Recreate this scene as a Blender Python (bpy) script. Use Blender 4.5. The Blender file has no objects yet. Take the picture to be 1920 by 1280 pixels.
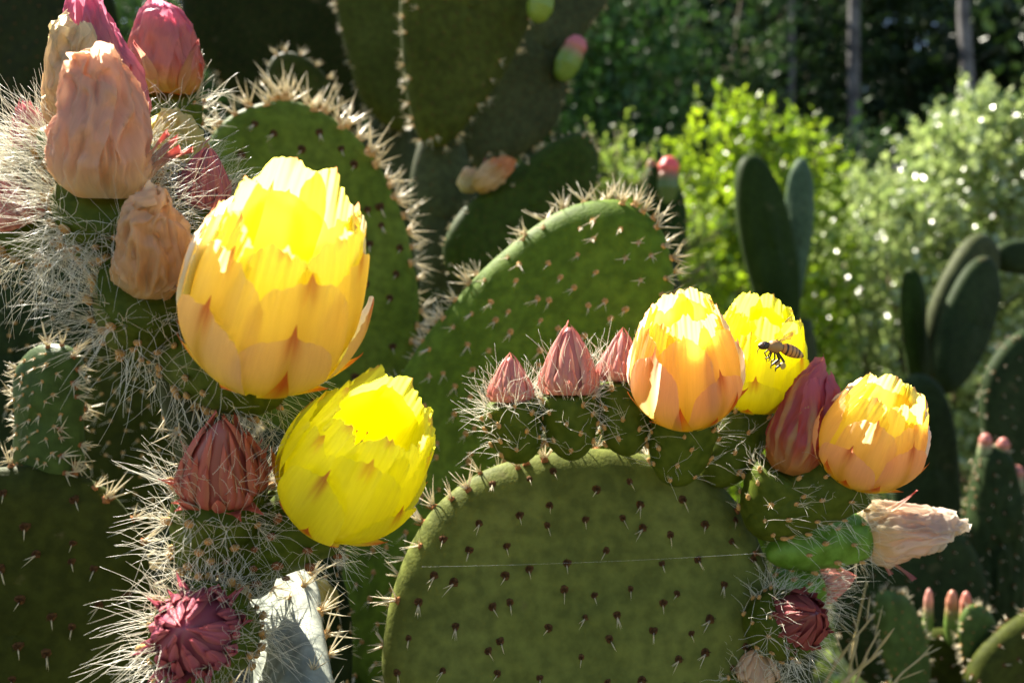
import bpy, math, random
import numpy as np
from mathutils import Vector, Matrix, noise

# ------------------------------------------------------------------ camera, world, sun, exposure
scene = bpy.context.scene
COL = scene.collection
FPX = 1507.0                      # focal length in pixels of a 1920 px wide picture
CAMZ = 1.15
cam_d = bpy.data.cameras.new('camera')
cam = bpy.data.objects.new('camera', cam_d)
COL.objects.link(cam)
cam.location = (0, 0, CAMZ)
cam.rotation_euler = (math.radians(90), 0, 0)
cam_d.sensor_width = 36.0
cam_d.lens = 36.0 * FPX / 1920.0
cam_d.clip_start = 0.01
cam_d.clip_end = 500
cam_d.dof.use_dof = True
cam_d.dof.focus_distance = 0.245
cam_d.dof.aperture_fstop = 11.0
scene.camera = cam

SUN = Vector((-0.44, 0.50, 0.74)).normalized()      # towards the sun
world = bpy.data.worlds.new('World')
scene.world = world
world.use_nodes = True
wn = world.node_tree
sky = wn.nodes.new('ShaderNodeTexSky')
sky.sky_type = 'NISHITA'
sky.sun_disc = False
sky.sun_elevation = math.asin(SUN.z)
sky.sun_rotation = math.atan2(SUN.x, SUN.y)
wn.links.new(sky.outputs[0], wn.nodes['Background'].inputs[0])
wn.nodes['Background'].inputs[1].default_value = 0.05
sun_d = bpy.data.lights.new('sun', 'SUN')
sun_d.energy = 5.0
sun_d.angle = math.radians(0.5)
sun_d.color = (1.0, 0.93, 0.80)
sun = bpy.data.objects.new('sun', sun_d)
COL.objects.link(sun)
sun.location = (0, 0, 12)
sun.rotation_euler = (-SUN).to_track_quat('-Z', 'Y').to_euler()

vs = scene.view_settings
vs.view_transform = 'Standard'
vs.look = 'None'
vs.gamma = 1.0
vs.use_curve_mapping = False
vs.exposure = 2.25
scene.cycles.max_bounces = 10
scene.cycles.diffuse_bounces = 6
scene.cycles.transmission_bounces = 6
scene.cycles.use_denoising = True
scene.cycles.sample_clamp_indirect = 6.0

rng = np.random.default_rng(7)
random.seed(7)
EX = np.array((1.0, 0, 0)); EY = np.array((0, 1.0, 0)); EZ = np.array((0, 0, 1.0))


def P(px, py, d):
    """a place in the world, from where it is seen and how far off it stands"""
    return np.array(((px - 960) / FPX * d, d, CAMZ - (py - 640) / FPX * d))


def nrm(v):
    v = np.asarray(v, float)
    return v / (np.linalg.norm(v) + 1e-12)


# ------------------------------------------------------------------ mesh helpers
class MB:
    def __init__(self):
        self.V = []; self.F = []; self.M = []; self.C = []; self.U = []; self.n = 0

    def add(self, V, F, mat=0, col=None, uv=None):
        V = np.asarray(V, float)
        self.V.append(V)
        off = self.n
        for f in F:
            self.F.append(tuple(int(i) + off for i in f))
        self.M.extend([mat] * len(F))
        self.C.append(np.ones((len(V), 3)) if col is None else np.broadcast_to(np.asarray(col, float), (len(V), 3)))
        self.U.append(np.zeros((len(V), 2)) if uv is None else np.asarray(uv, float))
        self.n += len(V)

    def mesh(self, name, mats, origin=(0, 0, 0), smooth=True, attrs=True):
        V = np.concatenate(self.V) - np.asarray(origin, float)
        me = bpy.data.meshes.new(name)
        me.from_pydata(V.tolist(), [], self.F)
        for m in mats:
            me.materials.append(m)
        n = len(self.F)
        if len(mats) > 1:
            me.polygons.foreach_set('material_index', np.array(self.M, np.int32))
        me.polygons.foreach_set('use_smooth', np.full(n, smooth))
        if attrs:
            at = me.color_attributes.new('Col', 'FLOAT_COLOR', 'POINT')
            C = np.concatenate(self.C)
            at.data.foreach_set('color', np.concatenate([C, np.ones((len(C), 1))], 1).ravel().astype(np.float32))
            ua = me.attributes.new('tuv', 'FLOAT2', 'POINT')
            ua.data.foreach_set('vector', np.concatenate(self.U).ravel().astype(np.float32))
        me.update()
        return me


def link(name, me, parent=None, loc=None):
    o = bpy.data.objects.new(name, me)
    COL.objects.link(o)
    if parent is not None:
        o.parent = parent
    if loc is not None:
        o.location = loc
    return o


def thing(name, label, cat, loc, group=None):
    o = bpy.data.objects.new(name, None)
    COL.objects.link(o)
    o.empty_display_size = 0.01
    o.location = loc
    o['label'] = label; o['category'] = cat
    if group:
        o['group'] = group
    return o


_gridcache = {}


def grid_faces(nu, nv, wrap=False):
    k = (nu, nv, wrap)
    if k not in _gridcache:
        f = []
        for j in range(nv - 1):
            for i in range(nu if wrap else nu - 1):
                i2 = (i + 1) % nu
                f.append((j * nu + i, j * nu + i2, (j + 1) * nu + i2, (j + 1) * nu + i))
        _gridcache[k] = f
    return _gridcache[k]


_tubecache = {}


def tube(mb, pts, rad, sides=3, mat=0, col=None):
    pts = np.asarray(pts, float); n = len(pts)
    t = np.gradient(pts, axis=0)
    t /= (np.linalg.norm(t, axis=1, keepdims=True) + 1e-12)
    ref = np.array((0.31, 0.87, 0.38))
    a = np.cross(t, ref); a /= (np.linalg.norm(a, axis=1, keepdims=True) + 1e-9)
    b = np.cross(t, a)
    ang = np.arange(sides) * 2 * math.pi / sides
    V = pts[:, None, :] + np.asarray(rad)[:, None, None] * (a[:, None, :] * np.cos(ang)[None, :, None] + b[:, None, :] * np.sin(ang)[None, :, None])
    V = V.reshape(-1, 3)
    F = grid_faces(sides, n, True)
    mb.add(V, F + [tuple(range(sides - 1, -1, -1)), tuple(range((n - 1) * sides, n * sides))], mat, col)


def frame(z, up=(0, 0, 1)):
    z = nrm(z)
    up = np.asarray(up, float)
    if abs(np.dot(z, nrm(up))) > 0.98:
        up = np.array((0, 1.0, 0.1))
    x = nrm(np.cross(up, z)); y = np.cross(z, x)
    return x, y, z


def mat4(x, y, z, p, s=1.0):
    return Matrix(((x[0] * s, y[0] * s, z[0] * s, p[0]), (x[1] * s, y[1] * s, z[1] * s, p[1]),
                   (x[2] * s, y[2] * s, z[2] * s, p[2]), (0, 0, 0, 1)))


def fbm(p, s, o=0.0):
    return noise.noise(Vector((p[0] * s + o, p[1] * s - o, p[2] * s + 2 * o)))


# ------------------------------------------------------------------ materials
def newmat(name):
    m = bpy.data.materials.new(name)
    m.use_nodes = True
    nt = m.node_tree
    nt.nodes.clear()
    out = nt.nodes.new('ShaderNodeOutputMaterial')
    return m, nt, out


def ramp(nt, fac, stops):
    r = nt.nodes.new('ShaderNodeValToRGB')
    e = r.color_ramp.elements
    while len(e) < len(stops):
        e.new(0.5)
    for i, (p, c) in enumerate(stops):
        e[i].position = p
        e[i].color = (c[0], c[1], c[2], 1)
    nt.links.new(fac, r.inputs[0])
    return r.outputs[0]


def noise_node(nt, scale, detail=3, coord='Object', stretch=None):
    tc = nt.nodes.new('ShaderNodeTexCoord')
    src = tc.outputs[coord]
    if stretch:
        mp = nt.nodes.new('ShaderNodeMapping')
        mp.inputs['Scale'].default_value = stretch
        nt.links.new(src, mp.inputs[0]); src = mp.outputs[0]
    n = nt.nodes.new('ShaderNodeTexNoise')
    n.inputs['Scale'].default_value = scale
    n.inputs['Detail'].default_value = detail
    nt.links.new(src, n.inputs['Vector'])
    return n.outputs['Fac']


def bump(nt, h, dist, strength=0.5):
    b = nt.nodes.new('ShaderNodeBump')
    b.inputs['Strength'].default_value = strength
    b.inputs['Distance'].default_value = dist
    nt.links.new(h, b.inputs['Height'])
    return b.outputs[0]


def mixrgb(nt, a, b, fac, mode='MIX'):
    m = nt.nodes.new('ShaderNodeMix')
    m.data_type = 'RGBA'; m.blend_type = mode
    for sock, val in ((0, fac), (6, a), (7, b)):
        if hasattr(val, 'is_linked') or isinstance(val, bpy.types.NodeSocket):
            nt.links.new(val, m.inputs[sock])
        else:
            m.inputs[sock].default_value = val if sock == 0 else (*val, 1)
    return m.outputs[2]


def pad_mat(name, c1, c2, c3, rough=0.62, sheen=0.03, grain=700, scars=0.0):
    m, nt, out = newmat(name)
    b = nt.nodes.new('ShaderNodeBsdfPrincipled')
    n1 = noise_node(nt, 22, 4)
    col = ramp(nt, n1, [(0.30, c1), (0.52, c2), (0.72, c3)])
    n2 = noise_node(nt, 190, 3)
    col = mixrgb(nt, col, ramp(nt, n2, [(0.35, (0.72, 0.72, 0.70)), (0.65, (1.12, 1.1, 1.05))]), 1.0, 'MULTIPLY')
    if scars:
        n4 = noise_node(nt, 60, 5)
        col = mixrgb(nt, col, (0.16, 0.12, 0.06), ramp(nt, n4, [(0.66, (0, 0, 0)), (0.72, (scars,) * 3)]))
    nt.links.new(col, b.inputs['Base Color'])
    b.inputs['Roughness'].default_value = rough
    b.inputs['Specular IOR Level'].default_value = 0.06
    b.inputs['Sheen Weight'].default_value = sheen
    b.inputs['Sheen Roughness'].default_value = 0.4
    b.inputs['Sheen Tint'].default_value = (0.85, 0.95, 0.8, 1)
    n3 = noise_node(nt, grain, 2)
    nt.links.new(bump(nt, n3, 0.0004, 0.55), b.inputs['Normal'])
    nt.links.new(b.outputs[0], out.inputs[0])
    return m


def thin_mat(name, trans=0.55, rough=0.4, gloss=0.05, vein=0.0, tsat=1.0, attr=True, c=None, hue_noise=0.0, bumpd=0.0, bscale=300, tboost=None, vb=0.6):
    """leaf or petal tissue: reflects and lets light through"""
    m, nt, out = newmat(name)
    if attr:
        a = nt.nodes.new('ShaderNodeAttribute'); a.attribute_name = 'Col'
        col = a.outputs['Color']
    else:
        rgb = nt.nodes.new('ShaderNodeRGB'); rgb.outputs[0].default_value = (*c, 1)
        col = rgb.outputs[0]
    nrmsock = None
    if vein:
        t = nt.nodes.new('ShaderNodeAttribute'); t.attribute_name = 'tuv'
        mp = nt.nodes.new('ShaderNodeMapping'); mp.inputs['Scale'].default_value = (16, 1.6, 1)
        nt.links.new(t.outputs['Vector'], mp.inputs[0])
        n = nt.nodes.new('ShaderNodeTexNoise'); n.inputs['Scale'].default_value = 2.2; n.inputs['Detail'].default_value = 5
        n.inputs['Distortion'].default_value = 0.4
        nt.links.new(mp.outputs[0], n.inputs['Vector'])
        col = mixrgb(nt, col, ramp(nt, n.outputs['Fac'], [(0.32, (1 - vein, 1 - vein * 1.15, 1 - vein * 1.3)), (0.62, (1.0, 1.0, 1.0))]), 1.0, 'MULTIPLY')
        nrmsock = bump(nt, n.outputs['Fac'], 0.0004, vb)
    if bumpd:
        nb = noise_node(nt, bscale, 4)
        nrmsock = bump(nt, nb, bumpd, 0.7)
        col = mixrgb(nt, col, ramp(nt, nb, [(0.3, (0.78, 0.72, 0.68)), (0.65, (1.05, 1.05, 1.05))]), 1.0, 'MULTIPLY')
    if hue_noise:
        oi = noise_node(nt, hue_noise, 2)
        col = mixrgb(nt, col, ramp(nt, oi, [(0.3, (0.6, 0.68, 0.6)), (0.7, (1.25, 1.15, 1.0))]), 1.0, 'MULTIPLY')
    d = nt.nodes.new('ShaderNodeBsdfDiffuse'); nt.links.new(col, d.inputs[0])
    tr = nt.nodes.new('ShaderNodeBsdfTranslucent')
    tcol = col
    if tboost:
        tcol = mixrgb(nt, col, tboost, 1.0, 'MULTIPLY')
    nt.links.new(tcol, tr.inputs[0])
    mx = nt.nodes.new('ShaderNodeMixShader'); mx.inputs[0].default_value = trans
    nt.links.new(d.outputs[0], mx.inputs[1]); nt.links.new(tr.outputs[0], mx.inputs[2])
    g = nt.nodes.new('ShaderNodeBsdfGlossy'); g.inputs['Roughness'].default_value = rough
    mg = nt.nodes.new('ShaderNodeMixShader'); mg.inputs[0].default_value = gloss
    nt.links.new(mx.outputs[0], mg.inputs[1]); nt.links.new(g.outputs[0], mg.inputs[2])
    if nrmsock is not None:
        for s in (d, tr, g):
            nt.links.new(nrmsock, s.inputs['Normal'])
    nt.links.new(mg.outputs[0], out.inputs[0])
    return m


def plain_mat(name, c, rough=0.6, spec=0.3, nscale=None, c2=None, trans=0.0):
    m, nt, out = newmat(name)
    b = nt.nodes.new('ShaderNodeBsdfPrincipled')
    b.inputs['Roughness'].default_value = rough
    b.inputs['Specular IOR Level'].default_value = spec
    if nscale:
        col = ramp(nt, noise_node(nt, nscale, 4), [(0.35, c), (0.65, c2 or c)])
        nt.links.new(col, b.inputs['Base Color'])
        if trans:
            tr = nt.nodes.new('ShaderNodeBsdfTranslucent'); nt.links.new(col, tr.inputs[0])
    else:
        b.inputs['Base Color'].default_value = (*c, 1)
        if trans:
            tr = nt.nodes.new('ShaderNodeBsdfTranslucent'); tr.inputs[0].default_value = (*c, 1)
    if trans:
        mx = nt.nodes.new('ShaderNodeMixShader'); mx.inputs[0].default_value = trans
        nt.links.new(b.outputs[0], mx.inputs[1]); nt.links.new(tr.outputs[0], mx.inputs[2])
        nt.links.new(mx.outputs[0], out.inputs[0])
    else:
        nt.links.new(b.outputs[0], out.inputs[0])
    return m


M = {}
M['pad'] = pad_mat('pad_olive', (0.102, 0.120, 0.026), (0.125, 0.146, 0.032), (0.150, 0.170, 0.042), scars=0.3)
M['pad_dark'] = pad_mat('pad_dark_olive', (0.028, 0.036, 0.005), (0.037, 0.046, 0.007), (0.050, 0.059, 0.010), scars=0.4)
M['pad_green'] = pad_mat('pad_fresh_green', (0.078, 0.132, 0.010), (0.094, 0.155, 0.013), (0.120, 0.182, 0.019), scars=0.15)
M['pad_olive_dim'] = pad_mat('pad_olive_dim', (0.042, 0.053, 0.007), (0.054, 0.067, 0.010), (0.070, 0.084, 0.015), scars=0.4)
M['pad_shade_tone'] = pad_mat('pad_shade_tone', (0.012, 0.017, 0.002), (0.016, 0.022, 0.003), (0.022, 0.028, 0.005), scars=0.3)  # skin colour darkened to stand in for the shade on the upper-left pads
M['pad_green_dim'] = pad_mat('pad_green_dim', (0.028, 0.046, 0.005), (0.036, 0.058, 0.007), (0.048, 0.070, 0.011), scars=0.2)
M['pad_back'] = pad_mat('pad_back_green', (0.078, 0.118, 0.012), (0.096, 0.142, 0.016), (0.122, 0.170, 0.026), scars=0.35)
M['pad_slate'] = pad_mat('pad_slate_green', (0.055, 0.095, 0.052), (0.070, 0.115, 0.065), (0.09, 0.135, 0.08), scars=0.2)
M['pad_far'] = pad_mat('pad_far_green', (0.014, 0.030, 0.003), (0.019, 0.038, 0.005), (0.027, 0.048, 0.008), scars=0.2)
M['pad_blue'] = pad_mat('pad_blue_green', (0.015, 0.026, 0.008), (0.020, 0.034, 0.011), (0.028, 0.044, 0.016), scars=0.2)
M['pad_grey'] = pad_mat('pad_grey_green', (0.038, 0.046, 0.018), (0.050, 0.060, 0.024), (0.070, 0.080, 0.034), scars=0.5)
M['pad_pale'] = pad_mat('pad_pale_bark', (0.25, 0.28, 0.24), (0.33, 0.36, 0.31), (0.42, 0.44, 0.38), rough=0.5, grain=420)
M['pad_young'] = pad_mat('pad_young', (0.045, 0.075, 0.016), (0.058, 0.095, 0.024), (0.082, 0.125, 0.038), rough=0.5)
M['spine'] = plain_mat('ivory_spine', (0.78, 0.70, 0.50), 0.4, 0.4, trans=0.3)
M['areole'] = plain_mat('brown_areole_wool', (0.045, 0.022, 0.010), 0.9, 0.1, 900, (0.11, 0.055, 0.02))
M['areole_tan'] = plain_mat('tan_areole_wool', (0.38, 0.20, 0.06), 0.8, 0.2, 900, (0.58, 0.36, 0.14))
M['areole_red'] = plain_mat('rusty_areole_wool', (0.20, 0.075, 0.03), 0.9, 0.1, 900, (0.36, 0.16, 0.06))
M['hair'] = plain_mat('bristle_hair', (0.88, 0.85, 0.72), 0.35, 0.5, trans=0.35)
M['petal'] = thin_mat('petal', trans=0.86, rough=0.30, gloss=0.025, vein=0.06, vb=0.10)
M['wilt'] = thin_mat('wilted_petal', trans=0.70, rough=0.42, gloss=0.03, vein=0.08, vb=0.35)
M['scale'] = thin_mat('bud_scale', trans=0.30, rough=0.35, gloss=0.05, vein=0.12, vb=0.4)
M['ovary'] = plain_mat('ovary_green', (0.075, 0.110, 0.010), 0.55, 0.15, 260, (0.125, 0.165, 0.018), trans=0.40)
M['ovary_bright'] = plain_mat('ovary_bright_green', (0.10, 0.20, 0.012), 0.4, 0.3, 200, (0.20, 0.38, 0.05), trans=0.30)
M['stamen'] = thin_mat('stamen', trans=0.4, attr=True)

SP = lambda d: d / FPX


# ------------------------------------------------------------------ spine clusters (shared meshes)
def cone(mb, p, dirv, L, r, mat=0, bend=0.0, side=None, col=None):
    dirv = nrm(dirv)
    s = nrm(np.cross(dirv, rng.normal(size=3))) if side is None else side
    t = np.linspace(0, 1, 4)
    pts = p + dirv * (t[:, None] * L) + s * (bend * L * (t ** 2))[:, None]
    tube(mb, pts, r * (1 - t) ** 0.8 + 0.03 * r, 4, mat, col)


def dome(mb, r, h, mat=0, n=10, c=(0, 0, 0), jitter=0.25):
    V = [(c[0], c[1], c[2] + h)]
    for k, (rr, hh) in enumerate(((0.55, 0.8), (1.0, 0.1), (1.05, -0.4))):
        for i in range(n):
            a = 2 * math.pi * i / n
            q = rr * r * (1 + jitter * rng.uniform(-1, 1))
            V.append((c[0] + q * math.cos(a), c[1] + q * math.sin(a), c[2] + hh * h))
    F = [(0, 1 + i, 1 + (i + 1) % n) for i in range(n)]
    for k in range(2):
        for i in range(n):
            F.append((1 + k * n + i, 1 + (k + 1) * n + i, 1 + (k + 1) * n + (i + 1) % n, 1 + k * n + (i + 1) % n))
    mb.add(V, F, mat)


def cluster_mesh(kind, mats):
    mb = MB()
    if kind == 'face':                 # flat tuft, a few spines hanging down
        dome(mb, 0.00145, 0.0005)
        for k in range(20):            # short glochids
            a = rng.uniform(0, 6.28); r = rng.uniform(0, 0.0011)
            cone(mb, np.array((r * math.cos(a), r * math.sin(a), 0.0004)), (math.cos(a) * 0.5, math.sin(a) * 0.5 + 0.3, 1), rng.uniform(.0008, .0016), .00010, 0)
        for k in range(rng.integers(1, 4)):
            a = math.radians(rng.normal(-98, 30))
            cone(mb, np.array((0, -0.0006, 0.0002)), (math.cos(a), math.sin(a), rng.uniform(0.15, 0.6)), rng.uniform(.0028, .0068), .00021, 1, rng.uniform(-.1, .1))
    elif kind == 'lit':                # more upright spines
        dome(mb, 0.0012, 0.0008)
        for k in range(14):
            a = rng.uniform(0, 6.28); r = rng.uniform(0, 0.0011)
            cone(mb, np.array((r * math.cos(a), r * math.sin(a), 0.0004)), (math.cos(a) * 0.5, math.sin(a) * 0.5 + 0.3, 1), rng.uniform(.0008, .0018), .00010, 0)
        for k in range(rng.integers(3, 6)):
            a = math.radians(rng.normal(-80, 45))
            cone(mb, np.array((0, 0, 0.0002)), (math.cos(a), math.sin(a), rng.uniform(0.5, 1.4)), rng.uniform(.004, .0085), .00034, 1, rng.uniform(-.1, .1))
    else:                              # rim: a star of spines standing out
        dome(mb, 0.0013, 0.001)
        for k in range(12):
            a = rng.uniform(0, 6.28); r = rng.uniform(0, 0.0011)
            cone(mb, np.array((r * math.cos(a), r * math.sin(a), 0.0004)), (math.cos(a) * 0.5, math.sin(a) * 0.5, 1), rng.uniform(.001, .0026), .00012, 0)
        for k in range(rng.integers(6, 10)):
            a = rng.uniform(0, 6.28); e = rng.uniform(0.15, 1.25)
            cone(mb, np.array((0, 0, 0.0002)), (math.cos(a) * e, math.sin(a) * e, 1), rng.uniform(.0045, .0105), .00036, 1, rng.uniform(-.12, .12))
    return mb.mesh('areole_' + kind, mats, attrs=False)


CL = {}
for knd in ('face', 'lit', 'rim'):
    for tint in ('areole', 'areole_tan', 'areole_red'):
        CL[knd, tint] = [cluster_mesh(knd, [M[tint], M['spine']]) for _ in range(6)]


# ------------------------------------------------------------------ cactus pads
def catmull(pts, n):
    pts = np.asarray(pts, float); k = len(pts); out = []
    m = 12
    for i in range(k):
        p0, p1, p2, p3 = pts[(i - 1) % k], pts[i], pts[(i + 1) % k], pts[(i + 2) % k]
        for j in range(m):
            t = j / m
            out.append(0.5 * ((2 * p1) + (-p0 + p2) * t + (2 * p0 - 5 * p1 + 4 * p2 - p3) * t * t + (-p0 + 3 * p1 - 3 * p2 + p3) * t ** 3))
    out = np.array(out)
    seg = np.linalg.norm(np.roll(out, -1, 0) - out, axis=1)
    s = np.concatenate([[0], np.cumsum(seg)])
    q = np.linspace(0, s[-1], n, endpoint=False)
    o2 = np.vstack([out, out[:1]])
    return np.stack([np.interp(q, s, o2[:, 0]), np.interp(q, s, o2[:, 1])], 1)


class Pad:
    """a cladode: outline in its own plane, real thickness with a rounded rim, areoles and spines"""

    def __init__(self, name, label, o2, org, ex, ey, n, thick, mat, bend=0.0, lump=0.0006, group=None, seed=0, ribs=0, rimr=0.85, shrivel=0.0, cat='cactus pad'):
        self.o2 = o2; self.org = org; self.ex = ex; self.ey = ey; self.nz = n; self.T = thick; self.seed = seed
        self.c = o2.mean(0)
        self.bend = bend; self.lump = lump; self.ribs = ribs; self.rr = rimr * thick; self.shr = shrivel
        d = o2 - self.c
        self.th = np.arctan2(d[:, 1], d[:, 0]); self.rad = np.linalg.norm(d, axis=1)
        order = np.argsort(self.th)
        self.ths = self.th[order]; self.rads = self.rad[order]
        low = o2[np.argmin((o2[:, 0, None] * ex + o2[:, 1, None] * ey)[:, 2])]
        self.root = thing(name, label, cat, (org + ex * low[0] + ey * low[1]).tolist(), group)
        self.base = np.array(self.root.location)
        mb = MB()
        N = len(o2)
        es = 1 - np.cos(np.linspace(0, math.pi / 2, 9))            # rim, in fractions of the rounding
        maxr = self.rad.max()
        front = []
        rows = [0.0] + [None] * 0
        Vs = []
        K = 18
        ks = np.concatenate([es * min(self.rr / self.rad.min(), 0.5) , np.linspace(min(self.rr / self.rad.min(), 0.5), 1.0, K)[1:]])
        for side in (1, -1):
            for q in ks:
                r = 1 - q
                ab = self.c + (o2 - self.c) * r
                Vs.append(np.array([self.pt(a, b, side, e=(1 - r) * R) for (a, b), R in zip(ab, self.rad)]))
        nr = len(ks)
        V = np.concatenate(Vs)
        F = []
        for s in (0, 1):
            off = s * nr * N
            for j in range(nr - 1):
                for i in range(N):
                    q = (off + j * N + i, off + j * N + (i + 1) % N, off + (j + 1) * N + (i + 1) % N, off + (j + 1) * N + i)
                    F.append(q if s == 0 else q[::-1])
        me_V = V
        mb.add(me_V, F)
        me = mb.mesh('body', [mat], self.base, attrs=False)
        import bmesh
        bm = bmesh.new(); bm.from_mesh(me)
        bmesh.ops.remove_doubles(bm, verts=bm.verts, dist=1e-6)
        bm.to_mesh(me); bm.free()
        me.polygons.foreach_set('use_smooth', np.full(len(me.polygons), True))
        self.body = link('body', me, self.root)

    def edge(self, a, b):
        """distance to the rim along the spoke, negative outside"""
        d = np.array((a, b)) - self.c
        r = np.linalg.norm(d)
        R = np.interp(math.atan2(d[1], d[0]), self.ths, self.rads, period=2 * math.pi)
        return R - r

    def pt(self, a, b, side, e=None):
        if e is None:
            e = self.edge(a, b)
        q = min(max(e, 0) / self.rr, 1.0)
        h = 0.5 * self.T * math.sqrt(max(0.0, 1 - (1 - q) ** 2))
        W = self.rad.mean()
        h *= 0.86 + 0.28 * min(max(e, 0) / W, 1)
        p = self.org + self.ex * a + self.ey * b
        lum = self.lump * (fbm(p, 45, self.seed) + 0.5 * fbm(p, 110, self.seed + 3)) * min(1, q * 2)
        if self.shr:
            lum += self.shr * abs(fbm((a * 2.6, b * 0.5, 0), 60, self.seed)) * min(1, q * 2)
        if self.ribs:
            lum += self.ribs * math.sin(a * 900 + 2 * fbm((a, b, 0), 40, self.seed)) * q
        z = side * (h + lum) + self.bend * ((a - self.c[0]) ** 2 * 1.0 + (b - self.c[1]) ** 2 * 0.5) / W
        return p + self.nz * z

    def normal(self, a, b, side):
        k = 0.0012
        p = self.pt(a, b, side)
        u = self.pt(a + k, b, side) - p; v = self.pt(a, b + k, side) - p
        n = nrm(np.cross(u, v))
        return n if np.dot(n, self.nz) * side > 0 else -n

    def put(self, p, n, kind, tint, scale, up=None, roll=0.0, name='areole'):
        x, y, z = frame(n, self.ey if up is None else up)
        c, s = math.cos(roll), math.sin(roll)
        x, y = x * c + y * s, y * c - x * s
        o = link(name, random.choice(CL[kind, tint]), self.root)
        o.matrix_local = mat4(x, y, z, p - self.base, scale)
        return o

    def areoles(self, spacing, kind='face', tint='areole', scale=1.0, ang=30, sides=(1,), margin=0.003, only=None, jit=0.18, kinds=None):
        ca, sa = math.cos(math.radians(ang)), math.sin(math.radians(ang))
        R = self.rad.max()
        k = int(R / spacing * 1.6) + 2
        for side in sides:
            for i in range(-k, k + 1):
                for j in range(-k, k + 1):
                    u = (i + 0.5 * (j % 2)) * spacing + rng.normal() * spacing * jit
                    v = j * spacing * 0.80 + rng.normal() * spacing * jit
                    a = self.c[0] + u * ca - v * sa; b = self.c[1] + u * sa + v * ca
                    if self.edge(a, b) < margin:
                        continue
                    p = self.pt(a, b, side)
                    if only is not None and not only(p):
                        continue
                    n = self.normal(a, b, side)
                    kd = kind if kinds is None else kinds(a, b, p)
                    self.put(p, n, kd, tint, scale * rng.uniform(0.8, 1.2), roll=rng.normal() * 0.25)

    def rim(self, spacing, tint='areole_tan', scale=1.0, only=None, spread=0.35, kind='rim'):
        N = len(self.o2)
        seg = np.linalg.norm(np.roll(self.o2, -1, 0) - self.o2, axis=1)
        s = np.concatenate([[0], np.cumsum(seg)])
        q = 0.0
        while q < s[-1]:
            i = int(np.searchsorted(s, q, 'right') - 1) % N
            t = nrm(self.o2[(i + 1) % N] - self.o2[i - 1])
            o = self.o2[i]
            out = np.array((t[1], -t[0]))
            if np.dot(out, o - self.c) < 0:
                out = -out
            z = rng.uniform(-1, 1) * spread * self.T
            inset = self.rr * (1 - math.sqrt(max(0, 1 - (z / (0.5 * self.T)) ** 2)))
            p = self.org + self.ex * (o[0] - out[0] * inset) + self.ey * (o[1] - out[1] * inset) + self.nz * z * 0.9
            q += spacing * rng.uniform(0.75, 1.25)
            if only is not None and not only(p):
                continue
            d = nrm(self.ex * out[0] + self.ey * out[1] + self.nz * z / self.T * 1.3)
            # put on the surface actually built (bend included)
            p = p + self.nz * self.bend * ((o[0] - self.c[0]) ** 2 + (o[1] - self.c[1]) ** 2 * 0.5) / self.rad.mean()
            self.put(p, d, kind, tint, scale * rng.uniform(0.75, 1.25), roll=rng.uniform(0, 6.28))

    def dots(self, spacing, r, tint='areole_tan', sides=(1,), spine=0.0, rim=True, ang=25, n=5):
        """small far tufts, too small to pick apart: one part"""
        mb = MB()
        ca, sa = math.cos(math.radians(ang)), math.sin(math.radians(ang))
        k = int(self.rad.max() / spacing * 1.6) + 2
        spots = []
        for side in sides:
            for i in range(-k, k + 1):
                for j in range(-k, k + 1):
                    u = (i + 0.5 * (j % 2) + rng.normal() * 0.12) * spacing; v = (j * 0.82 + rng.normal() * 0.12) * spacing
                    a = self.c[0] + u * ca - v * sa; b = self.c[1] + u * sa + v * ca
                    if self.edge(a, b) > 0.002:
                        spots.append((self.pt(a, b, side), self.normal(a, b, side), 0.5))
        if rim:
            N = len(self.o2)
            L = np.linalg.norm(np.roll(self.o2, -1, 0) - self.o2, axis=1).sum()
            for q in range(int(L / spacing * 2.2)):
                i = rng.integers(0, N)
                o = self.o2[i]; out = nrm(o - self.c)
                z = rng.uniform(-0.35, 0.35) * self.T
                p = self.org + self.ex * o[0] + self.ey * o[1] + self.nz * z
                p = p - (self.ex * out[0] + self.ey * out[1]) * self.rr * 0.12
                spots.append((p, nrm(self.ex * out[0] + self.ey * out[1] + self.nz * z / self.T), 1.0))
        for p, nn, w in spots:
            x, y, z = frame(nn, self.ey)
            base = MB(); 
            V = [p + nn * r * 0.8] + [p + (x * math.cos(a) + y * math.sin(a)) * r for a in np.arange(6) * math.pi / 3]
            mb.add(np.array(V), [(0, 1 + i, 1 + (i + 1) % 6) for i in range(6)], 0)
            for _ in range(int(n * w + rng.uniform(0, 1)) if spine else 0):
                dr = nn * rng.uniform(0.4, 1) + (x * rng.normal() + (y * rng.normal() - y * 0.5)) * 0.6
                cone(mb, p, dr, spine * rng.uniform(0.5, 1.2), r * 0.28, 1)
        me = mb.mesh('spines', [M[tint], M['spine']], self.base, attrs=False)
        o = link('spines', me, self.root); o['kind'] = 'stuff'


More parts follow.
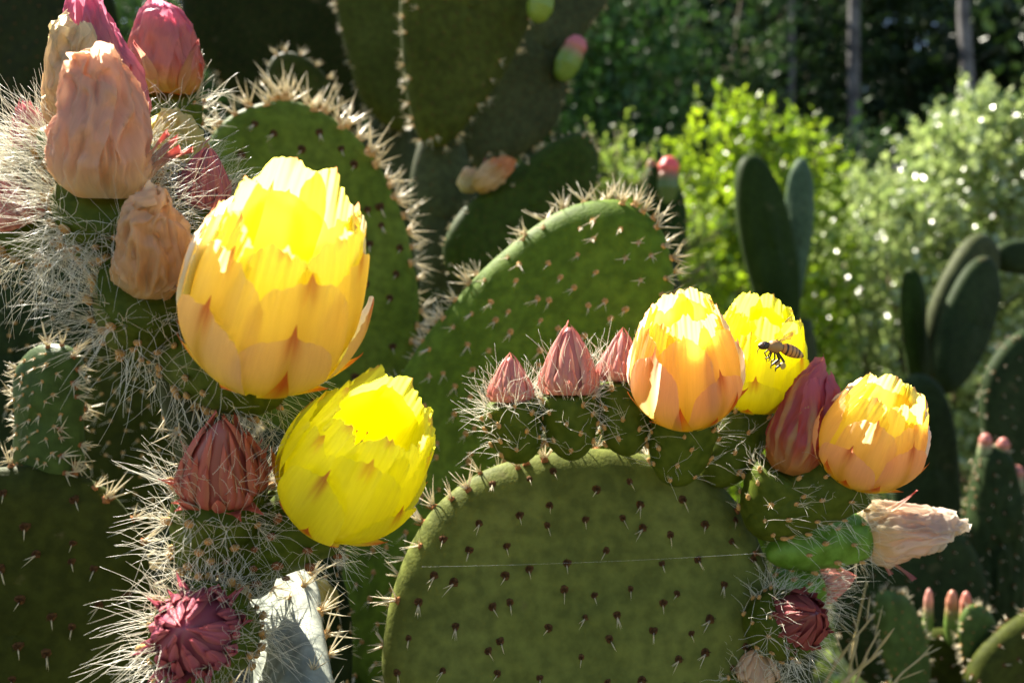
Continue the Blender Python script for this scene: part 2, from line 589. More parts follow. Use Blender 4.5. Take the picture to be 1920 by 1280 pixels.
def pad_px(name, label, outline, d, yaw=0, pitch=0, thick=0.014, mat='pad', group=None, ctr=None, N=88, **kw):
    """a pad whose plane stands at distance d, turned by yaw and pitch from facing the viewer"""
    outline = np.array(outline, float)
    c = outline.mean(0) if ctr is None else np.array(ctr, float)
    org = P(c[0], c[1], d)
    y, p = math.radians(yaw), math.radians(pitch)
    n = np.array((math.sin(y) * math.cos(p), -math.cos(y) * math.cos(p), math.sin(p)))
    ex = nrm(np.cross(EZ, n)); ey = np.cross(n, ex)
    cam0 = np.array((0, 0, CAMZ))
    o2 = []
    for px, py in outline:
        ray = P(px, py, 1.0) - cam0
        t = np.dot(org - cam0, n) / np.dot(ray, n)
        q = cam0 + ray * t - org
        o2.append((np.dot(q, ex), np.dot(q, ey)))
    o2 = catmull(o2, N)
    # counter-clockwise
    if np.sum(o2[:, 0] * np.roll(o2[:, 1], -1) - np.roll(o2[:, 0], -1) * o2[:, 1]) < 0:
        o2 = o2[::-1]
    return Pad(name, label, o2, org, ex, ey, n, thick, M[mat], group=group, seed=len(bpy.data.objects) % 97, **kw)


def pad_axis(name, label, base, top, wdir, hw, thick, mat, N=88, group=None, shape=0.35, **kw):
    """a pad from its foot and its tip, with a direction for its width"""
    base = np.asarray(base, float); top = np.asarray(top, float)
    ey = nrm(top - base); L = np.linalg.norm(top - base)
    ex = nrm(np.asarray(wdir, float) - ey * np.dot(wdir, ey))
    n = np.cross(ex, ey)
    th = np.linspace(0, 2 * math.pi, N, endpoint=False)
    s = np.sin(th)
    w = hw * np.cos(th) * (1 + shape * s - 0.25 * (s < 0) * s * s)
    o2 = np.stack([w, L * 0.5 * (s + 1)], 1)
    return Pad(name, label, o2, base, ex, ey, n, thick, M[mat], group=group, seed=len(bpy.data.objects) % 97, **kw)


# ------------------------------------------------------------------ tepals, ovaries, flowers
def tepal(phi, rf, zf, s0, s1, W, H, R, nu=9, nv=13, tip='round', ruffle=0.0, wrinkle=0.0, curl=0.0, cup=0.0, seed=0, colf=None, mucro=0.03, rs=1.0, lean=0.0, wbase=0.45, keel=0.0, imb=0.0):
    """one tepal lying on the cup r=rf(s), z=zf(s); returns local verts, faces, colours, uv"""
    if tip == 'round':
        u = np.concatenate([-np.linspace(1, 0.35, 12) ** 0.8, np.linspace(-0.37, -0.1, 7), [-0.055, -0.025, 0, 0.025, 0.055], np.linspace(0.1, 0.37, 7), np.linspace(0.35, 1, 12) ** 0.8]); nu = len(u)
        v = np.linspace(0, 1, nv) ** 0.9
    else:
        u = np.linspace(-1, 1, nu); v = np.linspace(0, 1, nv)
    U, Vv = np.meshgrid(u, v)
    if tip == 'round':
        Lu = 1 - 0.20 * (1 - np.sqrt(1 - 0.985 * U * U)) - 0.03 * U * U + mucro * np.exp(-(U / 0.035) ** 2) + mucro * 0.35 * np.exp(-(U / 0.16) ** 2)
        Lu = Lu + ruffle * (0.010 * np.sin(U * 5 + seed) + 0.005 * np.sin(U * 11 + seed * 2.3) + 0.003 * np.sin(U * 27 + seed * 4.1)) * (1 - np.exp(-(U / 0.08) ** 2) * 0.7)
        sh = wbase + (1 - wbase) * np.sin(np.clip(Vv / 0.68, 0, 1) * math.pi / 2) ** 1.2
        sh = sh * (1 - 0.06 * np.clip((Vv - 0.8) / 0.2, 0, 1) ** 2)
    else:
        Lu = 1 - 0.05 * np.abs(U)
        sh = (wbase + (1 - wbase) * np.sin(np.clip(Vv / 0.45, 0, 1) * math.pi / 2)) * np.clip(1 - np.clip((Vv - 0.35) / 0.65, 0, 1) ** 1.7, 0.02, 1)
    S = s0 + (s1 - s0) * Vv * Lu
    r = np.interp(S, np.linspace(0, 1.2, 61), [rf(x) for x in np.linspace(0, 1.2, 61)]) * R * rs
    z = np.interp(S, np.linspace(0, 1.2, 61), [zf(x) for x in np.linspace(0, 1.2, 61)]) * H
    w = W * sh
    rr = np.maximum(r, 0.35 * R)
    ang = U * w / rr
    r2 = r - rr * (1 - np.cos(ang)) - cup * R * U * U * Vv
    r2 = r2 + imb * R * U * np.sin(np.clip(Vv, 0, 1) * 2.2) + ruffle * R * 0.014 * Vv ** 3 * (np.sin(U * 5.5 + seed) + 0.5 * np.sin(U * 11 + 2 * seed)) + curl * R * np.clip(Vv - 0.55, 0, 1) ** 2 * 4
    r2 = r2 + keel * R * (1 - U * U) * np.sin(np.clip(Vv, 0, 1) * math.pi) ** 0.5
    if ruffle:
        r2 = r2 + ruffle * R * 0.011 * np.clip((Vv - 0.7) / 0.3, 0, 1) ** 1.5 * (np.sin(U * 19 + seed * 3) + np.sin(U * 33 + seed))
    tq = rr * np.sin(ang)
    if wrinkle:
        ph = seed * 1.7
        fold = (np.abs(np.sin(U * 2.6 + 1.3 * np.sin(Vv * 3 + ph) + ph)) - 0.6) * 1.1 + (np.abs(np.sin(U * 6 + 2.4 * np.sin(Vv * 4.2 + 2 * ph))) - 0.6) * 0.55 + np.sin(Vv * 8 + U * 3 + ph) * 0.22 + np.sin(Vv * 17 - U * 5 + ph) * 0.08
        r2 = r2 + wrinkle * R * fold * (0.25 + 0.75 * Vv)
        z = z + wrinkle * H * 0.25 * np.sin(U * 4 + ph) * Vv
    r2 = r2 + lean * Vv * Vv * R
    cp, sp = math.cos(phi), math.sin(phi)
    X = r2 * cp - tq * sp; Y = r2 * sp + tq * cp
    V = np.stack([X, Y, z], 2).reshape(-1, 3)
    col = colf(U.ravel(), Vv.ravel()) if colf else None
    return V, grid_faces(nu, nv), col, np.stack([U.ravel() * 0.5 + seed * 0.37, Vv.ravel() + seed * 0.11], 1)


def lerp(a, b, t):
    a = np.asarray(a, float); b = np.asarray(b, float)
    t = np.asarray(t, float)[:, None]
    return a * (1 - t) + b * t


def sm(x, a, b):
    t = np.clip((x - a) / (b - a), 0, 1)
    return t * t * (3 - 2 * t)


def colf_petal(base, top, stripe, tipc, st=0.5, tipw=0.06):
    def f(U, V):
        c = lerp(base, top, sm(V, 0.15, 0.85))
        k = st * np.exp(-(U / 0.20) ** 2) * sm(V, 0.02, 0.25) * (1 - 0.7 * sm(V, 0.6, 1.0))
        c = c * (1 - k[:, None]) + np.asarray(stripe)[None] * k[:, None]
        k = sm(V, 1 - tipw * 2, 1.0) * np.exp(-(U / 0.13) ** 2)
        return c * (1 - k[:, None]) + np.asarray(tipc)[None] * k[:, None]
    return f


PALETTE = {
    'yellow': dict(base=(0.985, 0.945, 0.045), top=(0.985, 0.96, 0.08), stripe=(0.93, 0.88, 0.05), tip=(0.80, 0.45, 0.12), obase=(0.98, 0.93, 0.04), otop=(0.985, 0.95, 0.06)),
    'gold': dict(base=(0.98, 0.92, 0.12), top=(0.97, 0.87, 0.18), stripe=(0.72, 0.56, 0.10), tip=(0.66, 0.28, 0.12), obase=(0.97, 0.91, 0.16), otop=(0.98, 0.80, 0.54)),
    'peach': dict(base=(0.98, 0.90, 0.13), top=(0.97, 0.80, 0.20), stripe=(0.74, 0.52, 0.12), tip=(0.68, 0.30, 0.16), obase=(0.97, 0.84, 0.17), otop=(0.98, 0.70, 0.54)),
}


def cupR(s, draw=0.30):        # cup profile: quickly out of the base, widest below the middle, drawn in at the mouth
    x = min(max(s, 0), 1.2)
    return 0.38 + 0.62 * math.sin(min(x / 0.52, 1) * math.pi / 2) ** 0.9 - draw * max(0, (x - 0.50) / 0.5) ** 1.7


def cupZ(s):
    x = max(s, 0)
    return x ** 1.22


def axis_frame(J, T, up=(0, -1, 0.3)):
    z = nrm(T - J)
    x = nrm(np.cross(np.asarray(up, float), z)); y = np.cross(z, x)
    return np.stack([x, y, z], 1)           # columns


def emit(parent, base, name, mats, items, R3, org):
    mb = MB()
    for V, F, c, uv in items:
        mb.add(V @ R3.T + org, F, 0, c, uv)
    me = mb.mesh(name, mats, base)
    return link(name, me, parent)


def ovary_part(root, base, B, J, ro, nar=26, hair_n=4, hair_len=0.010, hr=0.00011, tint='areole_tan', mat='ovary', seed=0, neck=0.95, asc=1.0, droop=0.15, ar_mesh=None, collar=True):
    """the green barrel under the flower, with its woolly areoles and bristles"""
    ax = nrm(J - B); L = np.linalg.norm(J - B)
    x = nrm(np.cross(ax, (0.3, -1, 0.2))); y = np.cross(ax, x)
    n, m = 30, 17
    ts = np.linspace(0, 1, m)
    prof = lambda t: ro * np.interp(t, [0, 0.05, 0.15, 0.32, 0.6, 0.85, 1.0], [0.26, 0.48, 0.68, 0.86, 0.99, 1.03, neck])
    ga = 2.39996
    spots = []
    for i in range(nar):
        t = 0.14 + 0.84 * (i + 0.5) / nar
        spots.append((t, i * ga + seed + rng.normal() * 0.12))
    V = []
    for j, t in enumerate(ts):
        for i in range(n):
            a = 2 * math.pi * i / n
            r = prof(t)
            b = 0
            for (ta, aa) in spots:
                da = (a - aa + math.pi) % (2 * math.pi) - math.pi
                q = ((t - ta) * L) ** 2 + (da * r) ** 2
                b += math.exp(-q / (0.0026 ** 2))
            r += 0.0009 * min(b, 1.1) + 0.02 * r * math.sin(3 * a + seed)
            V.append(B + ax * (t * L) + (x * math.cos(a) + y * math.sin(a)) * r)
    V.append(B - ax * 0.0006); V.append(J - ax * 0.001)
    F = grid_faces(n, m, True) + [(i, n * m, (i + 1) % n) for i in range(n)] + [((m - 1) * n + i, (m - 1) * n + (i + 1) % n, n * m + 1) for i in range(n)]
    mb = MB(); mb.add(np.array(V), F)
    ov = link('ovary', mb.mesh('ovary', [M[mat]], base, attrs=False), root)
    hb = MB()
    for k, (t, a) in enumerate(spots):
        rad = x * math.cos(a) + y * math.sin(a)
        p = B + ax * (t * L) + rad * (prof(t) * (1 + 0.02 * math.sin(3 * a + seed)) + 0.0008)
        nn = nrm(rad + ax * 0.35)
        xx, yy, zz = frame(nn, ax)
        o = link('areole', random.choice(AREOLE_T[tint]), ov)
        o.matrix_local = mat4(xx, yy, zz, p - base, asc * rng.uniform(0.8, 1.25))
        kk = rng.poisson(hair_n * (0.55 + 0.8 * t))
        for _ in range(kk):
            hair(hb, p + nn * 0.0006, nn * 1.0 + ax * rng.uniform(-0.2, 0.7) + rng.normal(size=3) * 0.42, hair_len * rng.uniform(0.35, 1.25), hr, droop)
    if collar:           # bristles round the top rim
        for _ in range(int(hair_n * 15)):
            a = rng.uniform(0, 2 * math.pi)
            rad = x * math.cos(a) + y * math.sin(a)
            hair(hb, J - ax * 0.001 + rad * ro * neck, rad * rng.uniform(0.2, 0.9) + ax * rng.uniform(0.1, 1.5) + rng.normal(size=3) * 0.3, hair_len * rng.uniform(0.5, 1.2), hr, droop)
    if hb.n:
        o = link('bristles', hb.mesh('bristles', [M['hair']], base, attrs=False), root)
        o['kind'] = 'stuff'
    return ov


def hair(mb, p, d, L, r, droop=0.15):
    d = nrm(d)
    side = nrm(np.cross(d, rng.normal(size=3)))
    b1, b2 = rng.normal() * 0.16, rng.normal() * 0.10
    t = np.linspace(0, 1, 6)
    pts = p + d * (t[:, None] * L) + side * ((b1 * t * t + b2 * np.sin(t * 5)) * L)[:, None] - EZ * (droop * L * t * t)[:, None]
    tube(mb, pts, r * (1.05 - 0.75 * t), 3)


AREOLE_T = {}
for tint in ('areole_tan', 'areole_red'):
    AREOLE_T[tint] = []
    for _ in range(5):
        mb = MB()
        n = 8
        V = []; prof = [(-0.2, 0.5), (0.25, 0.95), (0.8, 1.0), (1.3, 0.75), (1.6, 0.2)]
        for h, q in prof:
            for i in range(n):
                a = 2 * math.pi * i / n
                k = 0.00078 * q * (1 + 0.15 * rng.uniform(-1, 1))
                V.append((k * math.cos(a), k * math.sin(a) + h * 0.0005, h * 0.0010))
        mb.add(V, grid_faces(n, len(prof), True) + [tuple(range((len(prof) - 1) * n, len(prof) * n))])
        for k in range(7):
            cone(mb, np.array((0, 0.0006, 0.0009)), (rng.normal() * 0.5, rng.normal() * 0.5 + 0.4, 1), rng.uniform(.0008, .0020), .00007, 1)
        AREOLE_T[tint].append(mb.mesh('areole_wool', [M[tint], M['hair']], attrs=False))


def flower(name, label, B, J, T, R, ro, pal, group, seed=0, n_out=5, n_mid=6, n_in=7, cat='flower', sepals=12, draw=0.30, **ovk):
    """open cup flower: ovary, red-tipped sepals, outer and inner petals, stamens, stigma"""
    root = thing(name, label, cat, B.tolist(), group)
    pc = PALETTE[pal]
    H = np.linalg.norm(T - J)
    R3 = axis_frame(J, T)
    lr = np.random.default_rng(seed + 100)
    ovary_part(root, B, B, J, ro, seed=seed, **ovk)
    def add(name, **k):
        t = tepal(rf=lambda q: cupR(q, draw), zf=cupZ, H=H, R=R, **k)
        emit(root, B, name, [M['petal']], [t], R3, J)
    cin = colf_petal(pc['base'], lerp3(pc['base'], pc['top'], 0.75), pc['base'], pc['tip'], 0.1, 0.03)
    for i in range(n_in):
        add('petal', phi=2 * math.pi * (i + lr.uniform(-.12, .12)) / n_in + seed, s0=0.03, s1=1.03 + lr.uniform(-.05, .04), W=R * 0.47 * lr.uniform(0.9, 1.1), rs=0.82 - 0.04 * (i % 2),
            ruffle=1.3, seed=seed + i * 1.3, colf=cin, mucro=0.016, imb=0.035, cup=-0.02, nv=17)
    cm = colf_petal(pc['base'], lerp3(pc['top'], pc['otop'], 0.65), pc['stripe'], pc['tip'], 0.4, 0.07)
    for i in range(n_mid):
        add('petal', phi=2 * math.pi * (i + 0.5 + lr.uniform(-.15, .15)) / n_mid + seed * 2, s0=0.0, s1=0.90 + lr.uniform(-.06, .06), W=R * 0.58 * lr.uniform(0.88, 1.12), rs=0.91 + 0.025 * (i % 2),
            ruffle=1.0, seed=seed + 20 + i * 1.7, colf=cm, imb=0.035, mucro=0.03, nv=17)
    co = colf_petal(pc['obase'], pc['otop'], pc['stripe'], (0.58, 0.17, 0.07), 0.8, 0.13)
    for i in range(n_out):
        add('petal', phi=2 * math.pi * (i + lr.uniform(-.2, .2)) / n_out + seed * 3, s0=-0.0, s1=0.73 + lr.uniform(-.16, .12), W=R * 0.56 * lr.uniform(0.85, 1.1), rs=1.0 + 0.03 * (i % 2),
            ruffle=0.5, seed=seed + 40 + i, colf=co, imb=0.02, mucro=0.08, nv=17)
    def cs(U, V):
        k = np.clip(sm(V, 0.45, 0.95) + 0.4 * np.exp(-(U / 0.35) ** 2) * sm(V, 0.1, 0.6), 0, 1)
        return lerp((0.95, 0.80, 0.08), (0.74, 0.20, 0.05), k)
    for i in range(sepals):
        add('sepal', phi=2 * math.pi * (i + lr.uniform(-.3, .3)) / sepals + seed * 5, s0=-0.0, s1=(0.33 if i % 2 else 0.50) + lr.uniform(-.04, .07), W=R * 0.17 * lr.uniform(0.8, 1.2), rs=1.035,
            tip='point', seed=seed + 60 + i, colf=cs, curl=0.07 * lr.uniform(0.0, 1.6), nu=7, nv=11)
    # stamens and stigma
    mb = MB()
    for i in range(90):
        a = lr.uniform(0, 2 * math.pi); q = math.sqrt(lr.uniform(0.05, 1)) * R * 0.46; h = H * lr.uniform(0.34, 0.58)
        p0 = np.array((math.cos(a) * q * 0.6, math.sin(a) * q * 0.6, H * 0.04)); p1 = np.array((math.cos(a) * q, math.sin(a) * q, h))
        mid = (p0 + p1) / 2 + np.array((math.cos(a), math.sin(a), 0)) * q * 0.12
        tube(mb, np.array([p0, mid, p1]), np.array([.00018, .00015, .00013]), 3, 0, (0.85, 0.70, 0.08))
        tube(mb, np.array([p1 - EZ * .0005, p1, p1 + EZ * .0006]), np.array([.0002, .00045, .0002]), 5, 0, (0.80, 0.62, 0.16))
    V = np.concatenate(mb.V) @ R3.T + J
    mb.V = [V]
    o = link('stamens', mb.mesh('stamens', [M['stamen']], B), root); o['kind'] = 'stuff'
    mb = MB()
    tube(mb, np.array([[0, 0, H * 0.05], [0, 0, H * 0.35], [0, 0, H * 0.56]]), np.array([R * .07, R * .08, R * .10]), 8, 0, (0.55, 0.62, 0.20))
    for i in range(7):
        a = 2 * math.pi * i / 7
        c0 = np.array((0, 0, H * 0.55)); c1 = c0 + np.array((math.cos(a) * R * .10, math.sin(a) * R * .10, H * 0.05)); c2 = c1 + np.array((-math.cos(a) * R * .02, -math.sin(a) * R * .02, H * 0.05))
        tube(mb, np.array([c0, c1, c2]), np.array([R * .04, R * .045, R * .025]), 5, 0, (0.42, 0.55, 0.15))
    mb.V = [np.concatenate(mb.V) @ R3.T + J]
    link('stigma', mb.mesh('stigma', [M['stamen']], B), root)
    return root


def lerp3(a, b, t):
    return tuple(a[i] * (1 - t) + b[i] * t for i in range(3))


def budR(s):
    x = min(max(s, 0), 1.15)
    return (0.84 + 0.16 * math.sin(min(x / 0.25, 1) * math.pi / 2)) * max(0.0, 1 - (max(x - 0.12, 0) / 0.94) ** 1.45) ** 0.85 if x < 1.06 else 0.0


def bud(name, label, B, J, T, R, ro, cols, group, seed=0, whorls=((12, -0.02, 0.20), (11, 0.02, 0.40), (10, 0.04, 0.62), (8, 0.08, 0.82), (6, 0.15, 0.98), (4, 0.3, 1.06)), curl=0.06, messy=0.0, cat='flower bud', wr=0.22, shag=42, shag_len=0.011, **ovk):
    """closed bud: overlapping pointed scales over a cone on its ovary"""
    root = thing(name, label, cat, B.tolist(), group)
    H = np.linalg.norm(T - J)
    R3 = axis_frame(J, T)
    lr = np.random.default_rng(seed + 500)
    ovary_part(root, B, B, J, ro, seed=seed, **ovk)
    c0, c1, c2 = cols                       # body, edge, tip
    # core
    V = []
    for j, t in enumerate(np.linspace(0, 1.0, 12)):
        for i in range(16):
            a = 2 * math.pi * i / 16
            V.append((0.93 * R * budR(t * 1.03) * math.cos(a), 0.93 * R * budR(t * 1.03) * math.sin(a), H * t * 0.99))
    emit(root, B, 'core', [M['scale']], [(np.array(V), grid_faces(16, 12, True) + [tuple(range(176, 192))], np.broadcast_to(np.array(c0) * 0.8, (len(V), 3)), None)], R3, J)
    for w, (n, s0, s1) in enumerate(whorls):
        rs = 1.06 - 0.028 * w
        for i in range(n):
            k = lr.uniform(0.75, 1.2)
            cc0 = np.array(c0) * lr.uniform(0.8, 1.2)
            def cf(U, V, cc0=cc0, k=k):
                c = lerp(cc0, c1, sm(np.abs(U), 0.35, 1.0) * 0.8)
                q = sm(V, 0.55, 1.0)
                return c * (1 - q[:, None]) + np.asarray(c2)[None] * q[:, None]
            t = tepal(phi=2 * math.pi * (i + lr.uniform(-.22, .22) + messy * lr.normal()) / n + seed + w * 0.35, rf=budR, zf=lambda s: s, s0=s0 - 0.02, s1=s1 + lr.uniform(-.05, .05) + messy * 0.22 * lr.normal(), W=R * wr * k * (1.25 if w == 0 else 1.0),
                      H=H, R=R, tip='point', curl=curl * lr.uniform(-0.3, 2.2) * (1.6 if w < 2 else 0.6), seed=seed + w * 9 + i, colf=cf, rs=rs, nu=7, nv=9, wbase=0.6, keel=0.11, lean=messy * lr.uniform(-0.02, 0.5), wrinkle=messy * 0.06)
            emit(root, B, 'bud_scale', [M['scale']], [t], R3, J)
    hb = MB()
    for _ in range(shag):                   # bristles that stand between the scales
        a = lr.uniform(0, 2 * math.pi); q = lr.uniform(0.02, 0.6)
        p = np.array((math.cos(a) * R * budR(q) * 1.04, math.sin(a) * R * budR(q) * 1.04, q * H))
        dv = np.array((math.cos(a) * 0.45, math.sin(a) * 0.45, 1.0)) + lr.normal(size=3) * 0.25
        hair(hb, p @ R3.T + J, dv @ R3.T, shag_len * lr.uniform(0.5, 1.2), 0.00009, 0.1)
    if hb.n:
        o = link('bud_bristles', hb.mesh('bud_bristles', [M['hair']], B, attrs=False), root); o['kind'] = 'stuff'
    return root


def crumple(V, R, amp, seed):
    """creases of dried tissue, the same for every layer so that they stay nested"""
    out = V.copy()
    for i, p in enumerate(V):
        q = Vector(p) / R
        o = Vector((seed * 3.1, seed * 1.7, -seed * 2.3))
        qs = Vector((q.x * 1.5, q.y * 1.5, q.z * 0.55)) + o
        a = noise.noise_vector(qs)
        b = noise.noise(qs * 2.4)
        c = noise.noise(qs * 5.2)
        rad = Vector((p[0], p[1], 0)); rad = rad / (rad.length + 1e-9)
        k = min(1.0, max(0.0, p[2] / (0.5 * R))) * 0.85 + 0.15
        dlt = Vector(a) * 0.9 + rad * ((0.45 - 1.8 * abs(b)) * 0.8 + (0.3 - 1.4 * abs(c)) * 0.24)
        out[i] = p + np.array(dlt) * (amp * R * k)
    return out


TAPER = lambda s: np.interp(s, [0, 0.08, 0.25, 0.5, 0.75, 0.9, 1.0, 1.2], [0.60, 0.84, 1.0, 0.94, 0.74, 0.50, 0.20, 0.05])


def wilted(name, label, B, J, T, R, ro, cols, group, seed=0, n=7, wrinkle=0.10, rf=None, loose=3, cat='wilted flower', mouth=0.35, wfac=0.85, cr=0.30, stripe=None, **ovk):
    """withered flower: crumpled petals folded together over the ovary"""
    root = thing(name, label, cat, B.tolist(), group)
    H = np.linalg.norm(T - J)
    R3 = axis_frame(J, T)
    lr = np.random.default_rng(seed + 900)
    if ro:
        ovary_part(root, B, B, J, ro, seed=seed, **ovk)
    c0, c1, c2 = cols                       # foot, middle, top
    if rf is None:
        rf = lambda s: np.interp(s, [0, 0.08, 0.3, 0.6, 0.85, 1.0, 1.2], [0.55, 0.78, 1.0, 0.92, 0.66, mouth, mouth * 0.5])
    V = []; NN = 40; MM = 26
    for j, t in enumerate(np.linspace(0, 1.0, MM)):
        for i in range(NN):
            a = 2 * math.pi * i / NN
            k = 1 + wrinkle * 1.2 * (math.sin(5 * a + 2.5 * math.sin(2.2 * t + seed) + seed) * 0.6 + math.sin(9 * a + 2 * t + 2 * seed) * 0.4)
            r = 0.62 * R * rf(t) * k
            V.append((r * math.cos(a) + R * 0.08 * math.sin(5 * t + seed), r * math.sin(a), H * t * 0.95 + 0.03 * H * math.sin(4 * a + seed) * t))
    V = np.array(V)
    tt = np.repeat(np.linspace(0, 1, MM), NN)
    cc = lerp(c0, c1, sm(tt, 0, 0.4)); cc = cc * (1 - sm(tt, .6, 1.0)[:, None]) + np.array(c2)[None] * sm(tt, .6, 1.0)[:, None]
    V = crumple(V, R, cr, seed)
    emit(root, B, 'core', [M['wilt']], [(V, grid_faces(NN, MM, True), cc, np.stack([np.tile(np.arange(NN) / NN * 3, MM), tt], 1))], R3, J)
    for i in range(n):
        tint = lr.uniform(0.85, 1.12)
        def cf(U, V, tint=tint):
            c = lerp(c0, c1, sm(V, 0, 0.4))
            if stripe is not None:
                st = sm(np.sin(U * 10 + V * 2.5), 0.2, 0.9) * sm(V, 0.05, 0.3) * (1 - sm(V, 0.6, 0.9)) * 0.75
                c = c * (1 - st[:, None]) + np.asarray(stripe)[None] * st[:, None]
            q = sm(V, 0.6, 1.0) * 0.9
            c = c * (1 - q[:, None]) + np.asarray(c2)[None] * q[:, None]
            return np.clip(c * tint, 0, 0.96)
        t = tepal(phi=2 * math.pi * (i + lr.uniform(-.25, .25)) / n + seed, rf=rf, zf=lambda s: s, s0=0.0, s1=1.0 + lr.uniform(-.30, .06), W=R * wfac * lr.uniform(0.8, 1.15), H=H, R=R, tip='round',
                  wrinkle=wrinkle * lr.uniform(0.7, 1.3), ruffle=0.6, seed=seed + i * 2.1, colf=cf, rs=0.88 + 0.05 * (i % 4), lean=lr.uniform(-0.14, 0.06), nv=30, mucro=0.03, wbase=0.6)
        t = (crumple(t[0], R, cr, seed),) + t[1:]
        emit(root, B, 'petal', [M['wilt']], [t], R3, J)
    for i in range(loose):
        def cf2(U, V):
            return lerp(lerp3(c1, c0, 0.5), (0.50, 0.16, 0.14), sm(V, 0.4, 1.0))
        t = tepal(phi=lr.uniform(0, 6.28), rf=lambda s: 0.75 + 0.6 * s, zf=lambda s: s * 0.8, s0=0.0, s1=0.45 + lr.uniform(-.1, .15), W=R * 0.16, H=H, R=R, tip='point', wrinkle=0.10, curl=0.25, seed=seed + 77 + i, colf=cf2, nu=7, nv=11, lean=lr.uniform(0.0, 0.7))
        emit(root, B, 'sepal', [M['wilt']], [t], R3, J)
    return root


# ================================================================== THE PLACE
# ------------------------------------------------------------------ ground
def soil_mat():
    m, nt, out = newmat('dry_soil')
    b = nt.nodes.new('ShaderNodeBsdfPrincipled')
    col = ramp(nt, noise_node(nt, 3, 8), [(0.3, (0.05, 0.045, 0.022)), (0.5, (0.09, 0.075, 0.04)), (0.7, (0.06, 0.075, 0.025))])
    nt.links.new(col, b.inputs['Base Color']); b.inputs['Roughness'].default_value = 0.95
    nt.links.new(bump(nt, noise_node(nt, 30, 6), 0.03, 0.8), b.inputs['Normal'])
    nt.links.new(b.outputs[0], out.inputs[0])
    return m


mb = MB()
gx = np.concatenate([np.linspace(-80, -6, 12), np.linspace(-5, 5, 41), np.linspace(6, 80, 12)])
gy = np.concatenate([np.linspace(-60, -2, 10), np.linspace(-1, 12, 53), np.linspace(14, 120, 14)])
GX, GY = np.meshgrid(gx, gy)


def ground_z(x, y):
    return 0.05 * noise.noise(Vector((x * 0.7, y * 0.7, 0))) + 0.02 * noise.noise(Vector((x * 2.3, y * 2.3, 3)))


GZ = np.vectorize(ground_z)(GX, GY)
mb.add(np.stack([GX, GY, GZ], 2).reshape(-1, 3), grid_faces(len(gx), len(gy)))
g = link('ground', mb.mesh('ground', [soil_mat()], attrs=False)); g['kind'] = 'structure'

# ------------------------------------------------------------------ foliage
def leaf_cloud(pos, axis, size, width, fold=0.25, col=None, roll=None, shape='leaf'):
    """many leaves at once: a six-cornered blade folded along its midrib"""
    n = len(pos)
    axis = axis / (np.linalg.norm(axis, axis=1, keepdims=True) + 1e-9)
    ref = rng.normal(size=(n, 3))
    s = np.cross(axis, ref); s /= (np.linalg.norm(s, axis=1, keepdims=True) + 1e-9)
    nn = np.cross(axis, s)
    L = size[:, None]; W = (size * width)[:, None]
    p0 = pos; p1 = pos + axis * L * 0.38 + s * W * 0.5 + nn * W * fold; p2 = pos + axis * L * 0.72 + s * W * 0.40 + nn * W * fold
    p3 = pos + axis * L; p4 = pos + axis * L * 0.72 - s * W * 0.40 + nn * W * fold; p5 = pos + axis * L * 0.38 - s * W * 0.5 + nn * W * fold
    V = np.stack([p0, p1, p2, p3, p4, p5], 1).reshape(-1, 3)
    o = (np.arange(n) * 6)[:, None]
    F = np.concatenate([o + np.array([[0, 1, 2, 3]]), o + np.array([[0, 3, 4, 5]])])
    C = np.repeat(col, 6, 0)
    return V, F, C


def fast_mesh(name, V, F, C, mat):
    me = bpy.data.meshes.new(name)
    nF = len(F)
    me.vertices.add(len(V)); me.vertices.foreach_set('co', V.astype(np.float32).ravel())
    me.loops.add(nF * 4); me.loops.foreach_set('vertex_index', F.astype(np.int32).ravel())
    me.polygons.add(nF); me.polygons.foreach_set('loop_start', (np.arange(nF) * 4).astype(np.int32))
    me.update(calc_edges=True)
    at = me.color_attributes.new('Col', 'FLOAT_COLOR', 'POINT')
    at.data.foreach_set('color', np.concatenate([C, np.ones((len(C), 1))], 1).astype(np.float32).ravel())
    me.materials.append(mat)
    me.validate()
    return me


M['leaf_bright'] = thin_mat('leaf_bright', trans=0.6, rough=0.35, gloss=0.05)
M['leaf_grey'] = thin_mat('leaf_grey', trans=0.5, rough=0.30, gloss=0.14)
M['leaf_dark'] = thin_mat('leaf_dark', trans=0.3, rough=0.4, gloss=0.04)
M['bark'] = plain_mat('bark', (0.065, 0.062, 0.062), 0.9, 0.1, 14, (0.16, 0.155, 0.15))
M['twig'] = plain_mat('twig', (0.08, 0.06, 0.03), 0.8, 0.2, 60, (0.14, 0.11, 0.06))


